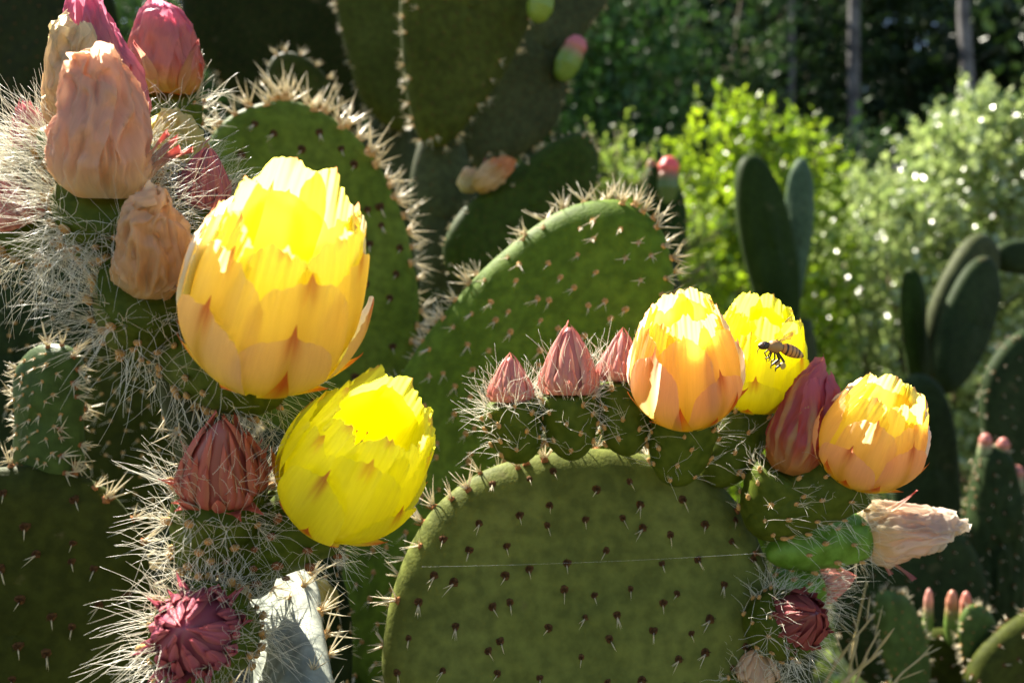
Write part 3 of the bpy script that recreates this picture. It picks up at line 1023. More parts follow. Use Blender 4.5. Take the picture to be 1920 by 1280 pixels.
def shrub(name, label, base, blobs, n_twigs, per, lsize, lwidth, cols, mat, up=0.5, group=None, cat='shrub', tl=0.16, stems=7):
    """twigs with leaves spread through several overlapping masses; blobs: (centre, radii)"""
    base = np.asarray(base, float)
    root = thing(name, label, cat, base.tolist(), group)
    w = np.array([r[0] * r[1] * r[2] for c, r in blobs]) ** 0.66; w /= w.sum()
    which = rng.choice(len(blobs), n_twigs, p=w)
    d = rng.normal(size=(n_twigs, 3)); d /= np.linalg.norm(d, axis=1, keepdims=True)
    rad = rng.uniform(0.25, 1.0, n_twigs) ** 0.5
    C0 = np.array([blobs[k][0] for k in which]); RR = np.array([blobs[k][1] for k in which])
    p = C0 + d * RR * rad[:, None]
    keep = p[:, 2] > base[2] + 0.02
    p, d = p[keep], d[keep]
    tdir = d * 0.8 + np.array((0, 0, up)) + rng.normal(size=d.shape) * 0.35
    tdir /= np.linalg.norm(tdir, axis=1, keepdims=True)
    tlen = tl * rng.uniform(0.5, 1.3, len(p))
    k = np.tile(np.linspace(0.0, 1.0, per), len(p))
    pp = np.repeat(p, per, 0) + np.repeat(tdir * tlen[:, None], per, 0) * k[:, None]
    ax = np.repeat(tdir, per, 0) * 0.7 + rng.normal(size=(len(pp), 3)) * 0.75
    size = lsize * rng.uniform(0.6, 1.25, len(pp)) * (1.1 - 0.5 * k)
    ca, cb = np.array(cols[0]), np.array(cols[1])
    t = np.clip(np.repeat(rng.uniform(0, 1, len(p)), per) * 0.6 + rng.uniform(0, 0.4, len(pp)), 0, 1)[:, None]
    V, F, C = leaf_cloud(pp, ax, size, lwidth, col=ca * (1 - t) + cb * t)
    link('crown', fast_mesh('crown', V - base, F, C, mat), root)
    mb = MB()
    for i in range(stems):
        c, r = blobs[i % len(blobs)]
        e = np.array(c) + rng.normal(size=3) * np.array(r) * 0.3
        q = np.linspace(0, 1, 7)[:, None]
        pts = base * (1 - q) + e * q + np.array((0, 0, 1)) * (q * (1 - q)) * 0.25 + rng.normal(size=(7, 3)) * 0.012
        tube(mb, pts, np.linspace(0.012, 0.003, 7), 5)
    for i in rng.choice(len(p), min(len(p), 260), replace=False):
        tube(mb, np.array([p[i] - tdir[i] * 0.04, p[i] + tdir[i] * tlen[i] * 0.5, p[i] + tdir[i] * tlen[i]]), np.array([.003, .002, .001]), 3)
    link('stems', mb.mesh('stems', [M['twig']], base, attrs=False), root)
    return root


def tree(name, label, base, h, r0, crown, n_leaf, lsize, cols, group, lean=0.0, cat='tree', low=0.4):
    base = np.asarray(base, float)
    root = thing(name, label, cat, base.tolist(), group)
    mb = MB()
    q = np.linspace(0, 1, 14)
    off = np.cumsum(rng.normal(size=(14, 2)) * 0.02 * h / 6, 0)
    pts = np.stack([base[0] + off[:, 0] + lean * q * h, base[1] + off[:, 1], base[2] + q * h - 0.05], 1)
    rad = r0 * (1 - 0.75 * q); rad[0] *= 1.4
    tube(mb, pts, rad, 10)
    cl = []
    for i in range(16):
        t = rng.uniform(low, 0.98); k = int(t * 13)
        p0 = pts[k]; a = rng.uniform(0, 6.28); L = crown * rng.uniform(0.5, 1.0) * (1.15 - 0.6 * t)
        dirv = np.array((math.cos(a), math.sin(a), rng.uniform(0.1, 0.6)))
        br = np.array([p0, p0 + dirv * L * 0.5 + EZ * 0.05 * L, p0 + dirv * L])
        tube(mb, br, np.array([rad[k] * 0.45, rad[k] * 0.3, 0.008]), 6)
        for s in (0.45, 0.7, 1.0):
            cl.append((p0 + dirv * L * s, crown * rng.uniform(0.28, 0.45)))
    link('trunk', mb.mesh('trunk', [M['bark']], base, attrs=False), root)
    cl.append((pts[-1], crown * 0.4))
    per = n_leaf // len(cl)
    PP = []; 
    for c, r in cl:
        d = rng.normal(size=(per, 3)); d /= np.linalg.norm(d, axis=1, keepdims=True)
        PP.append(c + d * r * (rng.uniform(0.05, 1, (per, 1)) ** 0.45) * np.array((1, 1, 0.75)))
    PP = np.concatenate(PP)
    ax = rng.normal(size=PP.shape) + np.array((0, 0, -0.4))
    t = rng.uniform(0, 1, (len(PP), 1))
    V, F, C = leaf_cloud(PP, ax, lsize * rng.uniform(0.6, 1.3, len(PP)), 0.55, col=np.array(cols[0]) * (1 - t) + np.array(cols[1]) * t)
    link('crown', fast_mesh('crown', V - base, F, C, M['leaf_dark']), root)
    return root


def gp(px, d):
    x = (px - 960) / FPX * d
    return np.array((x, d, ground_z(x, d)))


def bl(px, py, d, rx, ry, rz):
    return (P(px, py, d), (rx * SP(d), ry * SP(d), rz * SP(d)))


# the wood behind: trunks that show, and the crowns that close it off
wood = 'trees of the dark wood behind'
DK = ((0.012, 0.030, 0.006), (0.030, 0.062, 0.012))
for px, d, h, r, lab in ((1582, 5.2, 7.5, 0.052, 'tall slim grey trunked tree rising between the two bright shrubs'),
                         (1497, 6.0, 7.5, 0.040, 'thin dark trunked tree directly above the yellow green shrub'),
                         (1828, 4.9, 7.0, 0.055, 'dark trunked tree rising above the grey green shrub')):
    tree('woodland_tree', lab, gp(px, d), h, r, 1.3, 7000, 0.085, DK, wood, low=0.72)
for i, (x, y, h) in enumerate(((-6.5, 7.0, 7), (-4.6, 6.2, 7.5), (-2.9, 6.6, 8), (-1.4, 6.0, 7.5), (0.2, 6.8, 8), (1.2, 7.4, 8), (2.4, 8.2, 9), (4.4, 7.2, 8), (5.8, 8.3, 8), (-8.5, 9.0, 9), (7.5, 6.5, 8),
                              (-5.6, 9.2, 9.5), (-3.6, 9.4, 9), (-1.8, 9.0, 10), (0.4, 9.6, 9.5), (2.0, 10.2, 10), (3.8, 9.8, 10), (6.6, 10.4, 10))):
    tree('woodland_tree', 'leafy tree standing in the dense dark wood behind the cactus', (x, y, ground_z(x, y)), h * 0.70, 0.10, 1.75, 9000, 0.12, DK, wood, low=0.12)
# the far side of the wood, one mass of leaves
n = 26000
pp = np.stack([rng.uniform(-26, 26, n), rng.uniform(13, 17, n), rng.uniform(0, 11, n)], 1)
t = rng.uniform(0, 1, (n, 1))
V, F, C = leaf_cloud(pp, rng.normal(size=pp.shape), 0.55 * rng.uniform(0.6, 1.3, n), 0.6, col=np.array(DK[0]) * (1 - t) + np.array(DK[1]) * t)
fw = link('distant_wood', fast_mesh('distant_wood', V, F, C, M['leaf_dark'])); fw['kind'] = 'stuff'
fw['label'] = 'far dark mass of leaves closing off the wood'; fw['category'] = 'wood'
under = 'dark undergrowth at the edge of the wood'
for i, (px, py, d, rx, rz, cc) in enumerate(((1150, 190, 3.9, 130, 260, 0), (1330, 60, 4.4, 150, 260, 1), (940, 200, 4.2, 170, 330, 1), (640, 220, 4.0, 220, 340, 1), (330, 250, 4.2, 230, 330, 1),
                                             (60, 240, 4.0, 230, 340, 1), (-250, 240, 4.2, 230, 340, 1), (1560, 470, 3.4, 130, 190, 1), (1720, 500, 3.6, 170, 230, 1), (1900, 460, 3.6, 150, 260, 1), (1500, 130, 7.0, 120, 160, 1), (1750, 100, 7.2, 130, 160, 1))):
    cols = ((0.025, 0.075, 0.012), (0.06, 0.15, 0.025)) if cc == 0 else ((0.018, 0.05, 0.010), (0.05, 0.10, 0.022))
    c = P(px, py, d)
    b = gp(px, d)
    zz = c[2] - b[2]
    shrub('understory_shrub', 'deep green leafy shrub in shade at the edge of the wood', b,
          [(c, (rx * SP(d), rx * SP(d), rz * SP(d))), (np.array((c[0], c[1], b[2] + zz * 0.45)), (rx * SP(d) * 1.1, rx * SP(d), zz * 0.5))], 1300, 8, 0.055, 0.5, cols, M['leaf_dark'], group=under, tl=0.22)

# the bright shrubs
d = 2.0
shrub('leafy_shrub', 'bright yellow green shrub with upright shoots behind the red bud', gp(1400, d),
      [bl(1405, 370, d, 115, 100, 110), bl(1345, 460, d, 95, 100, 130), bl(1470, 335, d, 70, 70, 80), bl(1355, 300, d, 75, 70, 65), bl(1440, 540, d, 150, 130, 200), bl(1400, 800, d, 180, 140, 250), bl(1400, 1150, d, 150, 130, 250)],
      1050, 13, 0.034, 0.42, ((0.085, 0.18, 0.006), (0.37, 0.50, 0.018)), M['leaf_bright'], up=1.2, tl=0.10)
d = 2.15
shrub('leafy_shrub', 'large grey green shrub with small glossy leaves behind the oval pads', gp(1750, d),
      [bl(1800, 370, d, 140, 130, 150), bl(1650, 500, d, 130, 130, 170), bl(1860, 500, d, 160, 140, 220), bl(1720, 630, d, 200, 170, 230), bl(1570, 650, d, 80, 90, 180), bl(1840, 290, d, 100, 100, 100), bl(1720, 900, d, 230, 170, 240), bl(1740, 1150, d, 230, 170, 240),
       bl(2020, 420, d, 160, 140, 260), bl(2000, 800, d, 200, 150, 300)],
      2900, 12, 0.030, 0.58, ((0.13, 0.21, 0.04), (0.45, 0.54, 0.19)), M['leaf_grey'], up=0.6, tl=0.08)
d = 1.75
shrub('leafy_shrub', 'low pale green shrub behind the leaning pad', gp(1130, d),
      [bl(1150, 350, d, 55, 60, 50), bl(1200, 470, d, 120, 80, 120), bl(1200, 760, d, 160, 90, 220)], 620, 11, 0.020, 0.45, ((0.10, 0.18, 0.02), (0.26, 0.34, 0.05)), M['leaf_bright'], up=0.8, tl=0.10)

# ------------------------------------------------------------------ background pads, top of the picture
gpad = 'blurred pads of the tall cactus behind'
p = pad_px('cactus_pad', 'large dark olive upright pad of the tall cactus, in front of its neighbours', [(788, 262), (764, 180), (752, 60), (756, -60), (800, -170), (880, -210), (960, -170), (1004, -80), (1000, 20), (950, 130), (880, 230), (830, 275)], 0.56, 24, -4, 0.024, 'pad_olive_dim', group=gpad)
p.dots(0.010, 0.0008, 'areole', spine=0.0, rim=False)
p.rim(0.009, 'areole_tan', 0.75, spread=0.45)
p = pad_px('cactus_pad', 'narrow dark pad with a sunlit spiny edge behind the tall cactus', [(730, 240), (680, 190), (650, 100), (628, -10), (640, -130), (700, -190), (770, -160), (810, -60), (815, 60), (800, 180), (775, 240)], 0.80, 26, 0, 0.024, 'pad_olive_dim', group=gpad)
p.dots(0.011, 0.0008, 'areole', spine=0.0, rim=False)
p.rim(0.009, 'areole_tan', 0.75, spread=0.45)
p = pad_px('cactus_pad', 'very dark pad behind the round topped pad and the arched young pad', [(640, 260), (560, 230), (470, 200), (390, 130), (340, 20), (360, -120), (460, -190), (580, -150), (660, -60), (690, 60), (680, 200)], 0.95, 14, 0, 0.03, 'pad_shade_tone', group=gpad)
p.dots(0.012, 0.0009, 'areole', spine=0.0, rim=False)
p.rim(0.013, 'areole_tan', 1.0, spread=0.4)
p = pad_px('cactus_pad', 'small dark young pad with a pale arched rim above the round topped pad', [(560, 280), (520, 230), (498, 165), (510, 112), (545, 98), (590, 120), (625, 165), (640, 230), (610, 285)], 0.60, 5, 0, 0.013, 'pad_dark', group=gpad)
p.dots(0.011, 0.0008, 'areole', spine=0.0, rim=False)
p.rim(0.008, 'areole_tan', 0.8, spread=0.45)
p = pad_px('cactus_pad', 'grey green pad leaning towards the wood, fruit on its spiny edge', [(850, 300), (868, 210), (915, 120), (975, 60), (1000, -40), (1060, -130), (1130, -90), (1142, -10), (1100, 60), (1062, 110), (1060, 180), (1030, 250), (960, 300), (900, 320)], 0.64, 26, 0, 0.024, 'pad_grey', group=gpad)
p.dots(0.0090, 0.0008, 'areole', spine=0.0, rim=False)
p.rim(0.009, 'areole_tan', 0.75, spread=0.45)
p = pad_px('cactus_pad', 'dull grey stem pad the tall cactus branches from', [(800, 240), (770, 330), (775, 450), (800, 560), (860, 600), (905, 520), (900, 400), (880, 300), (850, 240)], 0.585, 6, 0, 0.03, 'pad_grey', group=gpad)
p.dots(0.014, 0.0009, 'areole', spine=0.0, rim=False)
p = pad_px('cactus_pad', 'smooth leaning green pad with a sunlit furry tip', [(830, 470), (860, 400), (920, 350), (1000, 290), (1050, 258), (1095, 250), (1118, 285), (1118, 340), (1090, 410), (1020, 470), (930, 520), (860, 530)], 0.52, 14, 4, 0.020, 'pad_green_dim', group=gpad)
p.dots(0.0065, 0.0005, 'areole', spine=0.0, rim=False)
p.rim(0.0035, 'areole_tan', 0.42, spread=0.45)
p = pad_px('cactus_pad', 'big shadowed pad behind the hooded withered flower', [(-120, 300), (-160, 120), (-120, -60), (0, -150), (130, -120), (210, 0), (220, 140), (160, 280), (20, 360)], 0.62, -12, 0, 0.022, 'pad_shade_tone', group=gpad)
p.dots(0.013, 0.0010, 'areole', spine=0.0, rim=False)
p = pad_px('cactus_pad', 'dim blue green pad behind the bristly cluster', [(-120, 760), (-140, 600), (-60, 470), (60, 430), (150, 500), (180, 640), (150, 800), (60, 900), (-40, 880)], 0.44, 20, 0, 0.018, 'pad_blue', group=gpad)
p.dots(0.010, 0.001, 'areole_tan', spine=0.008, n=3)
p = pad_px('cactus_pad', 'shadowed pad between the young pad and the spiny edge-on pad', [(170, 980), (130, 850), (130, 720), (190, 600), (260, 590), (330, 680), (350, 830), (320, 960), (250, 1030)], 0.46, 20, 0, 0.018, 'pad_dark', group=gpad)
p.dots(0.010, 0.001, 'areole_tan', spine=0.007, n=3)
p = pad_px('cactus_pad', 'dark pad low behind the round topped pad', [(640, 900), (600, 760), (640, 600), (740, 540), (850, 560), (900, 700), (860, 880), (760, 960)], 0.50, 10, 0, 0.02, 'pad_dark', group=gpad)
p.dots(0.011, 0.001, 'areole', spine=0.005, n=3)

# ------------------------------------------------------------------ near pads
gnear = 'spiny pads in front'
front = pad_px('cactus_pad', 'large olive pad bearing the row of buds and flowers', [(1085, 842), (1200, 850), (1310, 880), (1385, 950), (1428, 1040), (1442, 1120), (1425, 1210), (1370, 1320), (1280, 1430), (1160, 1500), (1040, 1500), (900, 1450), (790, 1370), (722, 1280), (722, 1180), (742, 1090), (775, 1010), (830, 935), (930, 872)],
               0.288, 4, 9, 0.020, 'pad', lump=0.0011, group=gnear, ctr=(1085, 1080), N=120, bend=0.02)
front.areoles(0.0128, 'face', 'areole', 0.92, ang=14, margin=0.005)
front.rim(0.0066, 'areole_red', 1.0)
mid = pad_px('cactus_pad', 'bright green round pad standing behind the row of buds', [(1130, 368), (1190, 380), (1238, 430), (1258, 510), (1250, 600), (1235, 720), (1190, 860), (1100, 1000), (980, 1150), (840, 1290), (720, 1330), (640, 1270), (628, 1140), (660, 960), (710, 790), (770, 670), (850, 565), (930, 480), (1040, 395)],
             0.355, -24, 9, 0.019, 'pad_green', group=gnear, ctr=(960, 800), N=120, bend=-0.05)
mid.areoles(0.0128, 'face', 'areole_tan', 0.90, ang=-20, margin=0.004, kinds=lambda a, b, p: 'lit' if mid.edge(a, b) < 0.022 else 'face')
mid.rim(0.0048, 'areole_tan', 1.1)
back = pad_px('cactus_pad', 'round topped dark pad with rust coloured tufts behind the biggest flower', [(530, 190), (600, 210), (665, 255), (715, 320), (755, 410), (778, 510), (785, 600), (760, 700), (700, 800), (600, 850), (500, 800), (420, 680), (370, 540), (360, 400), (385, 280), (440, 215)],
              0.43, 16, 0, 0.018, 'pad_back', group=gnear, N=110, bend=0.03)
back.areoles(0.0180, 'face', 'areole', 1.4, ang=20, margin=0.004)
back.rim(0.0082, 'areole_tan', 1.6)
for px_, py_, sc_ in ((533, 186, 3.0), (590, 207, 2.2), (640, 240, 2.0), (693, 288, 3.0), (738, 370, 2.0)):
    q_ = P(px_, py_, 0.424)
    back.put(q_, nrm(q_ - (back.org + back.ex * back.c[0] + back.ey * back.c[1])) - EY * 0.3, 'rim', 'areole_tan', sc_ * 0.75)
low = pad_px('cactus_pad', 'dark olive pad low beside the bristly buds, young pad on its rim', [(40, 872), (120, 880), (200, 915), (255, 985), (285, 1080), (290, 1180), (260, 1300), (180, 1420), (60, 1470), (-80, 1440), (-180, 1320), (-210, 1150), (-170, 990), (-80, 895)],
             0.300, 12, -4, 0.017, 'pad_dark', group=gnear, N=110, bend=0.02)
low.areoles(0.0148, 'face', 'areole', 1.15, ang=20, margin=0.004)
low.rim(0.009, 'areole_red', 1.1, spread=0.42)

young = pad_px('cactus_pad', 'small young pad like a thumb with reddish tufts', [(52, 905), (42, 830), (42, 740), (50, 675), (72, 648), (105, 644), (132, 662), (142, 730), (142, 830), (132, 905), (95, 925)], 0.303, -20, 0, 0.017, 'pad_young', rimr=0.50, lump=0.0010, bend=-0.05)
young.areoles(0.0056, 'lit', 'areole_tan', 0.55, ang=10, margin=0.0015, sides=(1, -1))
young.rim(0.0036, 'areole_red', 0.75)

# the edge-on pad that carries the left-hand cluster, and the pale stem below it
edge = pad_axis('cactus_pad', 'edge-on grey green pad carrying the tall hairy flower cluster', P(490, 1120, 0.266), P(235, 330, 0.258), (-0.20, 0.98, 0.0), 0.025, 0.017, 'pad_grey', group=gnear, shape=0.12, rimr=0.6, lump=0.0012, bend=0.0)
edge.rim(0.0065, 'areole_tan', 0.95, spread=0.3)
edge.areoles(0.016, 'lit', 'areole_tan', 0.9, sides=(1, -1))
stem = pad_px('cactus_pad', 'pale sunlit wrinkled stem under the edge-on pad', [(490, 1050), (545, 1046), (585, 1080), (598, 1160), (612, 1260), (630, 1390), (600, 1460), (540, 1470), (500, 1400), (484, 1280), (474, 1150), (474, 1085)],
              0.258, -52, 38, 0.013, 'pad_pale', N=90, ribs=0.00030, lump=0.00015, rimr=0.6, cat='cactus stem')
stem.areoles(0.017, 'lit', 'areole_tan', 0.6, ang=5, margin=0.003)
stem.rim(0.010, 'areole_tan', 1.0)
pg = pad_px('cactus_pad', 'shaded blue grey pad right behind the pale stem', [(560, 1010), (620, 1040), (655, 1130), (660, 1260), (640, 1400), (570, 1450), (510, 1380), (500, 1200), (520, 1070)], 0.34, 20, 0, 0.016, 'pad_blue')
pg.dots(0.010, 0.001, 'areole_tan', spine=0.006, n=3)

# woody stalks that carry the pads down to the soil
def stalk(label, px, py, d, hw=0.030, lean=0.03):
    top = P(px, py, d)
    gz = ground_z(top[0], top[1] + lean)
    L = top[2] - gz
    b = np.array((top[0] * 1.02, top[1] + lean, gz - 0.02))
    n, m = 18, 60
    ts = np.linspace(0, 1, m)
    joints = max(3, int(L / 0.16))
    V = []
    ph = rng.uniform(0, 6)
    for t in ts:
        k = (0.62 + 0.38 * abs(math.sin(t * joints * math.pi)) ** 0.6) * (1.25 - 0.35 * t)
        c = b + (top + EZ * 0.008 - b) * t + np.array((0.012 * math.sin(5 * t + ph), 0.01 * math.cos(4 * t + ph), 0))
        for i in range(n):
            a = 2 * math.pi * i / n
            q = k * (1 + 0.06 * math.sin(3 * a + 9 * t + ph))
            V.append(c + np.array((hw * q * math.cos(a), hw * 0.55 * q * math.sin(a), 0)))
    mb = MB()
    mb.add(np.array(V), grid_faces(n, m, True) + [tuple(range((m - 1) * n, m * n))])
    o = link('cactus_stalk', mb.mesh('cactus_stalk', [M['pad_grey']], b, attrs=False), None, b.tolist())
    o['label'] = label; o['category'] = 'cactus stalk'; o['group'] = 'woody stalks under the pads'


for lab, px, py, d in (('large olive pad', 1095, 1480, .292), ('bright green pad', 745, 1300, .372), ('dark olive pad with the young thumb pad', 20, 1450, .305), ('edge-on pad and pale stem', 560, 1470, .262),
                       ('upright smooth pair before the shrubs', 1480, 610, .965), ('far red bud pad', 1242, 500, .80), ('tall cactus fan of pads', 845, 580, .59), ('round topped dark pad', 600, 830, .43),
                       ('dim blue green pad', 30, 880, .44), ('shadowed pad near the thumb pad', 250, 1010, .46), ('big shadowed pad behind the withered flowers', 20, 330, .62), ('dark pad low behind the round topped pad', 760, 930, .50),
                       ('long dark pad under the oval pads', 1740, 1030, .80), ('broad dark pad below the jutting pad', 1925, 890, .74), ('wide dusky pad', 1715, 1280, .58), ('furrowed blue grey pad', 1862, 1170, .60),
                       ('shaded pad below the toothed young pad', 1760, 1430, .50), ('dark pad with a smooth pale rim', 1955, 1460, .46), ('shaded blue grey pad behind the pale stem', 575, 1430, .34), ('narrow dark pad and its dark neighbour', 720, 215, .83)):
    stalk('woody stalk under the ' + lab, px, py, d)

# ------------------------------------------------------------------ right-hand pads, farther off
gfar = 'smooth pads among the shrubs'
def far(label, pts, d, yaw, mat='pad_blue', thick=0.022, dots=0.0, **k):
    q = pad_px('cactus_pad', label, pts, d, yaw, 0, thick, mat, group=gfar, rimr=0.5, **k)
    if dots:
        q.dots(dots, 0.0014, 'areole', spine=0.004, n=2)
    return q
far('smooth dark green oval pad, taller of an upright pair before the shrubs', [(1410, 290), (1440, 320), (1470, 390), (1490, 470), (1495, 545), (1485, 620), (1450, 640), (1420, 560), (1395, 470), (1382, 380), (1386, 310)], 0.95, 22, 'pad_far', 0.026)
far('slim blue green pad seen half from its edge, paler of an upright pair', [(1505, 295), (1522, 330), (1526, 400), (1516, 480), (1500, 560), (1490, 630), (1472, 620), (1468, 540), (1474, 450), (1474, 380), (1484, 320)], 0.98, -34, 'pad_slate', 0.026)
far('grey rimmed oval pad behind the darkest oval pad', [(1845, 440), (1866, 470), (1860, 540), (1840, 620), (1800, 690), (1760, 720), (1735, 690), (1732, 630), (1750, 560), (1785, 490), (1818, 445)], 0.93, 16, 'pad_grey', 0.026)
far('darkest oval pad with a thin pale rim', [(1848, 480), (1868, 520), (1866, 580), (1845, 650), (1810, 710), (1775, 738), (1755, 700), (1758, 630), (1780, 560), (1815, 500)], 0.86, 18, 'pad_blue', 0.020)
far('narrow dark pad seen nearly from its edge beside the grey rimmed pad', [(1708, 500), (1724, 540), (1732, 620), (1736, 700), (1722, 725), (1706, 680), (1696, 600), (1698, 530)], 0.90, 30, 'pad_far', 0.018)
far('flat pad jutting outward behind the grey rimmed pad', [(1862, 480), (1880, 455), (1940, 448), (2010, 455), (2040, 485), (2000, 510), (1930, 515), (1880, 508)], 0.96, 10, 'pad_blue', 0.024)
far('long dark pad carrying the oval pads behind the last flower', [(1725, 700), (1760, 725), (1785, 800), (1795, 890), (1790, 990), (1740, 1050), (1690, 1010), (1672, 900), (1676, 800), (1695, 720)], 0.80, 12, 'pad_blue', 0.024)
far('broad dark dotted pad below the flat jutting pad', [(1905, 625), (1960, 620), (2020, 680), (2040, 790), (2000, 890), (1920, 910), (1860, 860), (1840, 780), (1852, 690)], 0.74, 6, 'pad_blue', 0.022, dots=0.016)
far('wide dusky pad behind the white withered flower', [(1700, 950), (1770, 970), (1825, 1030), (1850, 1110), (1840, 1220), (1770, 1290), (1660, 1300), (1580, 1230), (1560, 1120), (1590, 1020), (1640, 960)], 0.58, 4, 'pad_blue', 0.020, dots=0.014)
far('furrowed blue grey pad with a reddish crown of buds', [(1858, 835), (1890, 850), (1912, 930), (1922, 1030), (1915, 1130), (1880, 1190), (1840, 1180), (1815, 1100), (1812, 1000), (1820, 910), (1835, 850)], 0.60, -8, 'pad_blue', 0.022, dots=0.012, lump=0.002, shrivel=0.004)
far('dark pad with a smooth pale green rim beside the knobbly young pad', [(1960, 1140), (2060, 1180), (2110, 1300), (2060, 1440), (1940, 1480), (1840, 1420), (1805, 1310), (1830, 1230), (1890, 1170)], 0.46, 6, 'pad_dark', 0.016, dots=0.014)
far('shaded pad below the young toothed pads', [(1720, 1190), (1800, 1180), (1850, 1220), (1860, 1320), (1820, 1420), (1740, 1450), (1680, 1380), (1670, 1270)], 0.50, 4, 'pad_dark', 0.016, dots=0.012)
q = pad_px('cactus_pad', 'young bright green pad with a toothed sunlit rim', [(1665, 1105), (1700, 1118), (1725, 1165), (1740, 1225), (1735, 1290), (1700, 1310), (1670, 1270), (1650, 1210), (1640, 1150), (1645, 1115)], 0.47, 20, 0, 0.010, 'pad_young', group=gfar)
q.dots(0.0085, 0.0006, 'areole_red', spine=0.0, rim=False)
q.rim(0.0045, 'areole_tan', 0.5, spread=0.4)
q = pad_px('cactus_pad', 'small yellow green young pad with a knobbly lit rim', [(1830, 1132), (1858, 1150), (1872, 1195), (1858, 1240), (1830, 1255), (1806, 1230), (1798, 1185), (1808, 1145)], 0.47, 10, 0, 0.009, 'pad_young', group=gfar)
q.dots(0.0085, 0.0006, 'areole_red', spine=0.0, rim=False)
q.rim(0.0045, 'areole_tan', 0.5, spread=0.4)
p = pad_px('cactus_pad', 'short dark pad holding up the far red bud', [(1222, 310), (1250, 318), (1275, 350), (1288, 420), (1275, 500), (1240, 520), (1212, 470), (1206, 390), (1210, 330)], 0.80, 10, 0, 0.018, 'pad_far', group=gfar)
p.dots(0.012, 0.001, 'areole_tan', spine=0.004, n=2)

# ------------------------------------------------------------------ right-hand row of buds and flowers
PINK = ((0.66, 0.24, 0.20), (0.86, 0.50, 0.34), (0.76, 0.26, 0.20))
ROSE = ((0.44, 0.12, 0.16), (0.66, 0.26, 0.22), (0.62, 0.16, 0.18))
grow = 'buds and flowers along the rim of the large pad'
H1 = dict(hair_n=5.5, hair_len=0.0115, hr=0.00010)
bud('flower_bud', 'smallest pink bud, first of the row on the pad rim', P(978, 866, .275), P(957, 752, .273), P(957, 668, .273), 41 * SP(.273), 50 * SP(.273), PINK, grow, 1, **H1)
bud('flower_bud', 'plump pointed pink bud between two smaller pink buds', P(1073, 860, .275), P(1066, 738, .273), P(1067, 612, .273), 52 * SP(.273), 51 * SP(.273), PINK, grow, 2, **H1)
bud('flower_bud', 'pink bud half hidden against the pale peach flower', P(1178, 852, .277), P(1162, 716, .277), P(1168, 622, .278), 42 * SP(.277), 50 * SP(.277), PINK, grow, 3, **H1)
H2 = dict(hair_n=3.4, hair_len=0.0105, hr=0.00008)
flower('cactus_flower', 'peach pink cup flower next to the pink buds', P(1262, 906, .279), P(1287, 776, .272), P(1281, 580, .246), 106 * SP(.264), 58 * SP(.275), 'peach', grow, 4, draw=0.38, **H2)
flower('cactus_flower', 'lemon yellow flower behind the hovering bee', P(1340, 908, .287), P(1400, 758, .296), P(1430, 584, .279), 98 * SP(.29), 60 * SP(.289), 'yellow', grow, 5, **H2)
wilted('cactus_flower', 'closed red and pink striped flower squeezed between two open ones', P(1425, 1004, .281), P(1478, 885, .274), P(1538, 690, .272), 62 * SP(.273), 62 * SP(.278), ((0.80, 0.42, 0.10), (0.66, 0.12, 0.12), (0.68, 0.22, 0.30)), grow, 6, n=6, wrinkle=0.10, loose=2, mouth=0.3, cat='flower', cr=0.16, stripe=(0.88, 0.66, 0.28), **H2)
flower('cactus_flower', 'peach and gold flower leaning outward, last open one of the row', P(1405, 985, .277), P(1602, 888, .268), P(1672, 734, .246), 98 * SP(.262), 60 * SP(.272), 'peach', grow, 7, draw=0.36, **dict(H2, nar=34))
wilted('withered_flower', 'bleached white withered flower pointing sideways over the dusky pad', P(1440, 1040, .282), P(1612, 1003, .288), P(1800, 985, .292), 52 * SP(.29), 46 * SP(.277), ((0.80, 0.70, 0.42), (0.90, 0.74, 0.60), (0.92, 0.84, 0.72)), grow, 8, n=7, wrinkle=0.14, loose=4, mouth=0.22, cr=0.30, rf=TAPER, **dict(H2, mat='ovary_bright', nar=24))
bud('flower_bud', 'dark crimson bud facing outward low on the pad side', P(1408, 1185, .284), P(1490, 1163, .272), P(1530, 1150, .257), 52 * SP(.266), 60 * SP(.276), ((0.30, 0.06, 0.07), (0.42, 0.12, 0.10), (0.36, 0.08, 0.08)), grow, 9, shag=34, messy=0.6, wr=0.15, **H1)
bud('flower_bud', 'reddish sunlit bud tucked under the withered white flower', P(1435, 1110, .292), P(1530, 1095, .294), P(1600, 1080, .296), 34 * SP(.294), 40 * SP(.294), PINK, grow, 10, **dict(H1, mat='ovary_bright'))
bud('flower_bud', 'pale straw coloured bud under the dark crimson bud', P(1390, 1330, .285), P(1415, 1265, .28), P(1420, 1215, .278), 40 * SP(.28), 46 * SP(.28), ((0.62, 0.40, 0.22), (0.75, 0.55, 0.35), (0.70, 0.38, 0.2)), grow, 11, **H1)

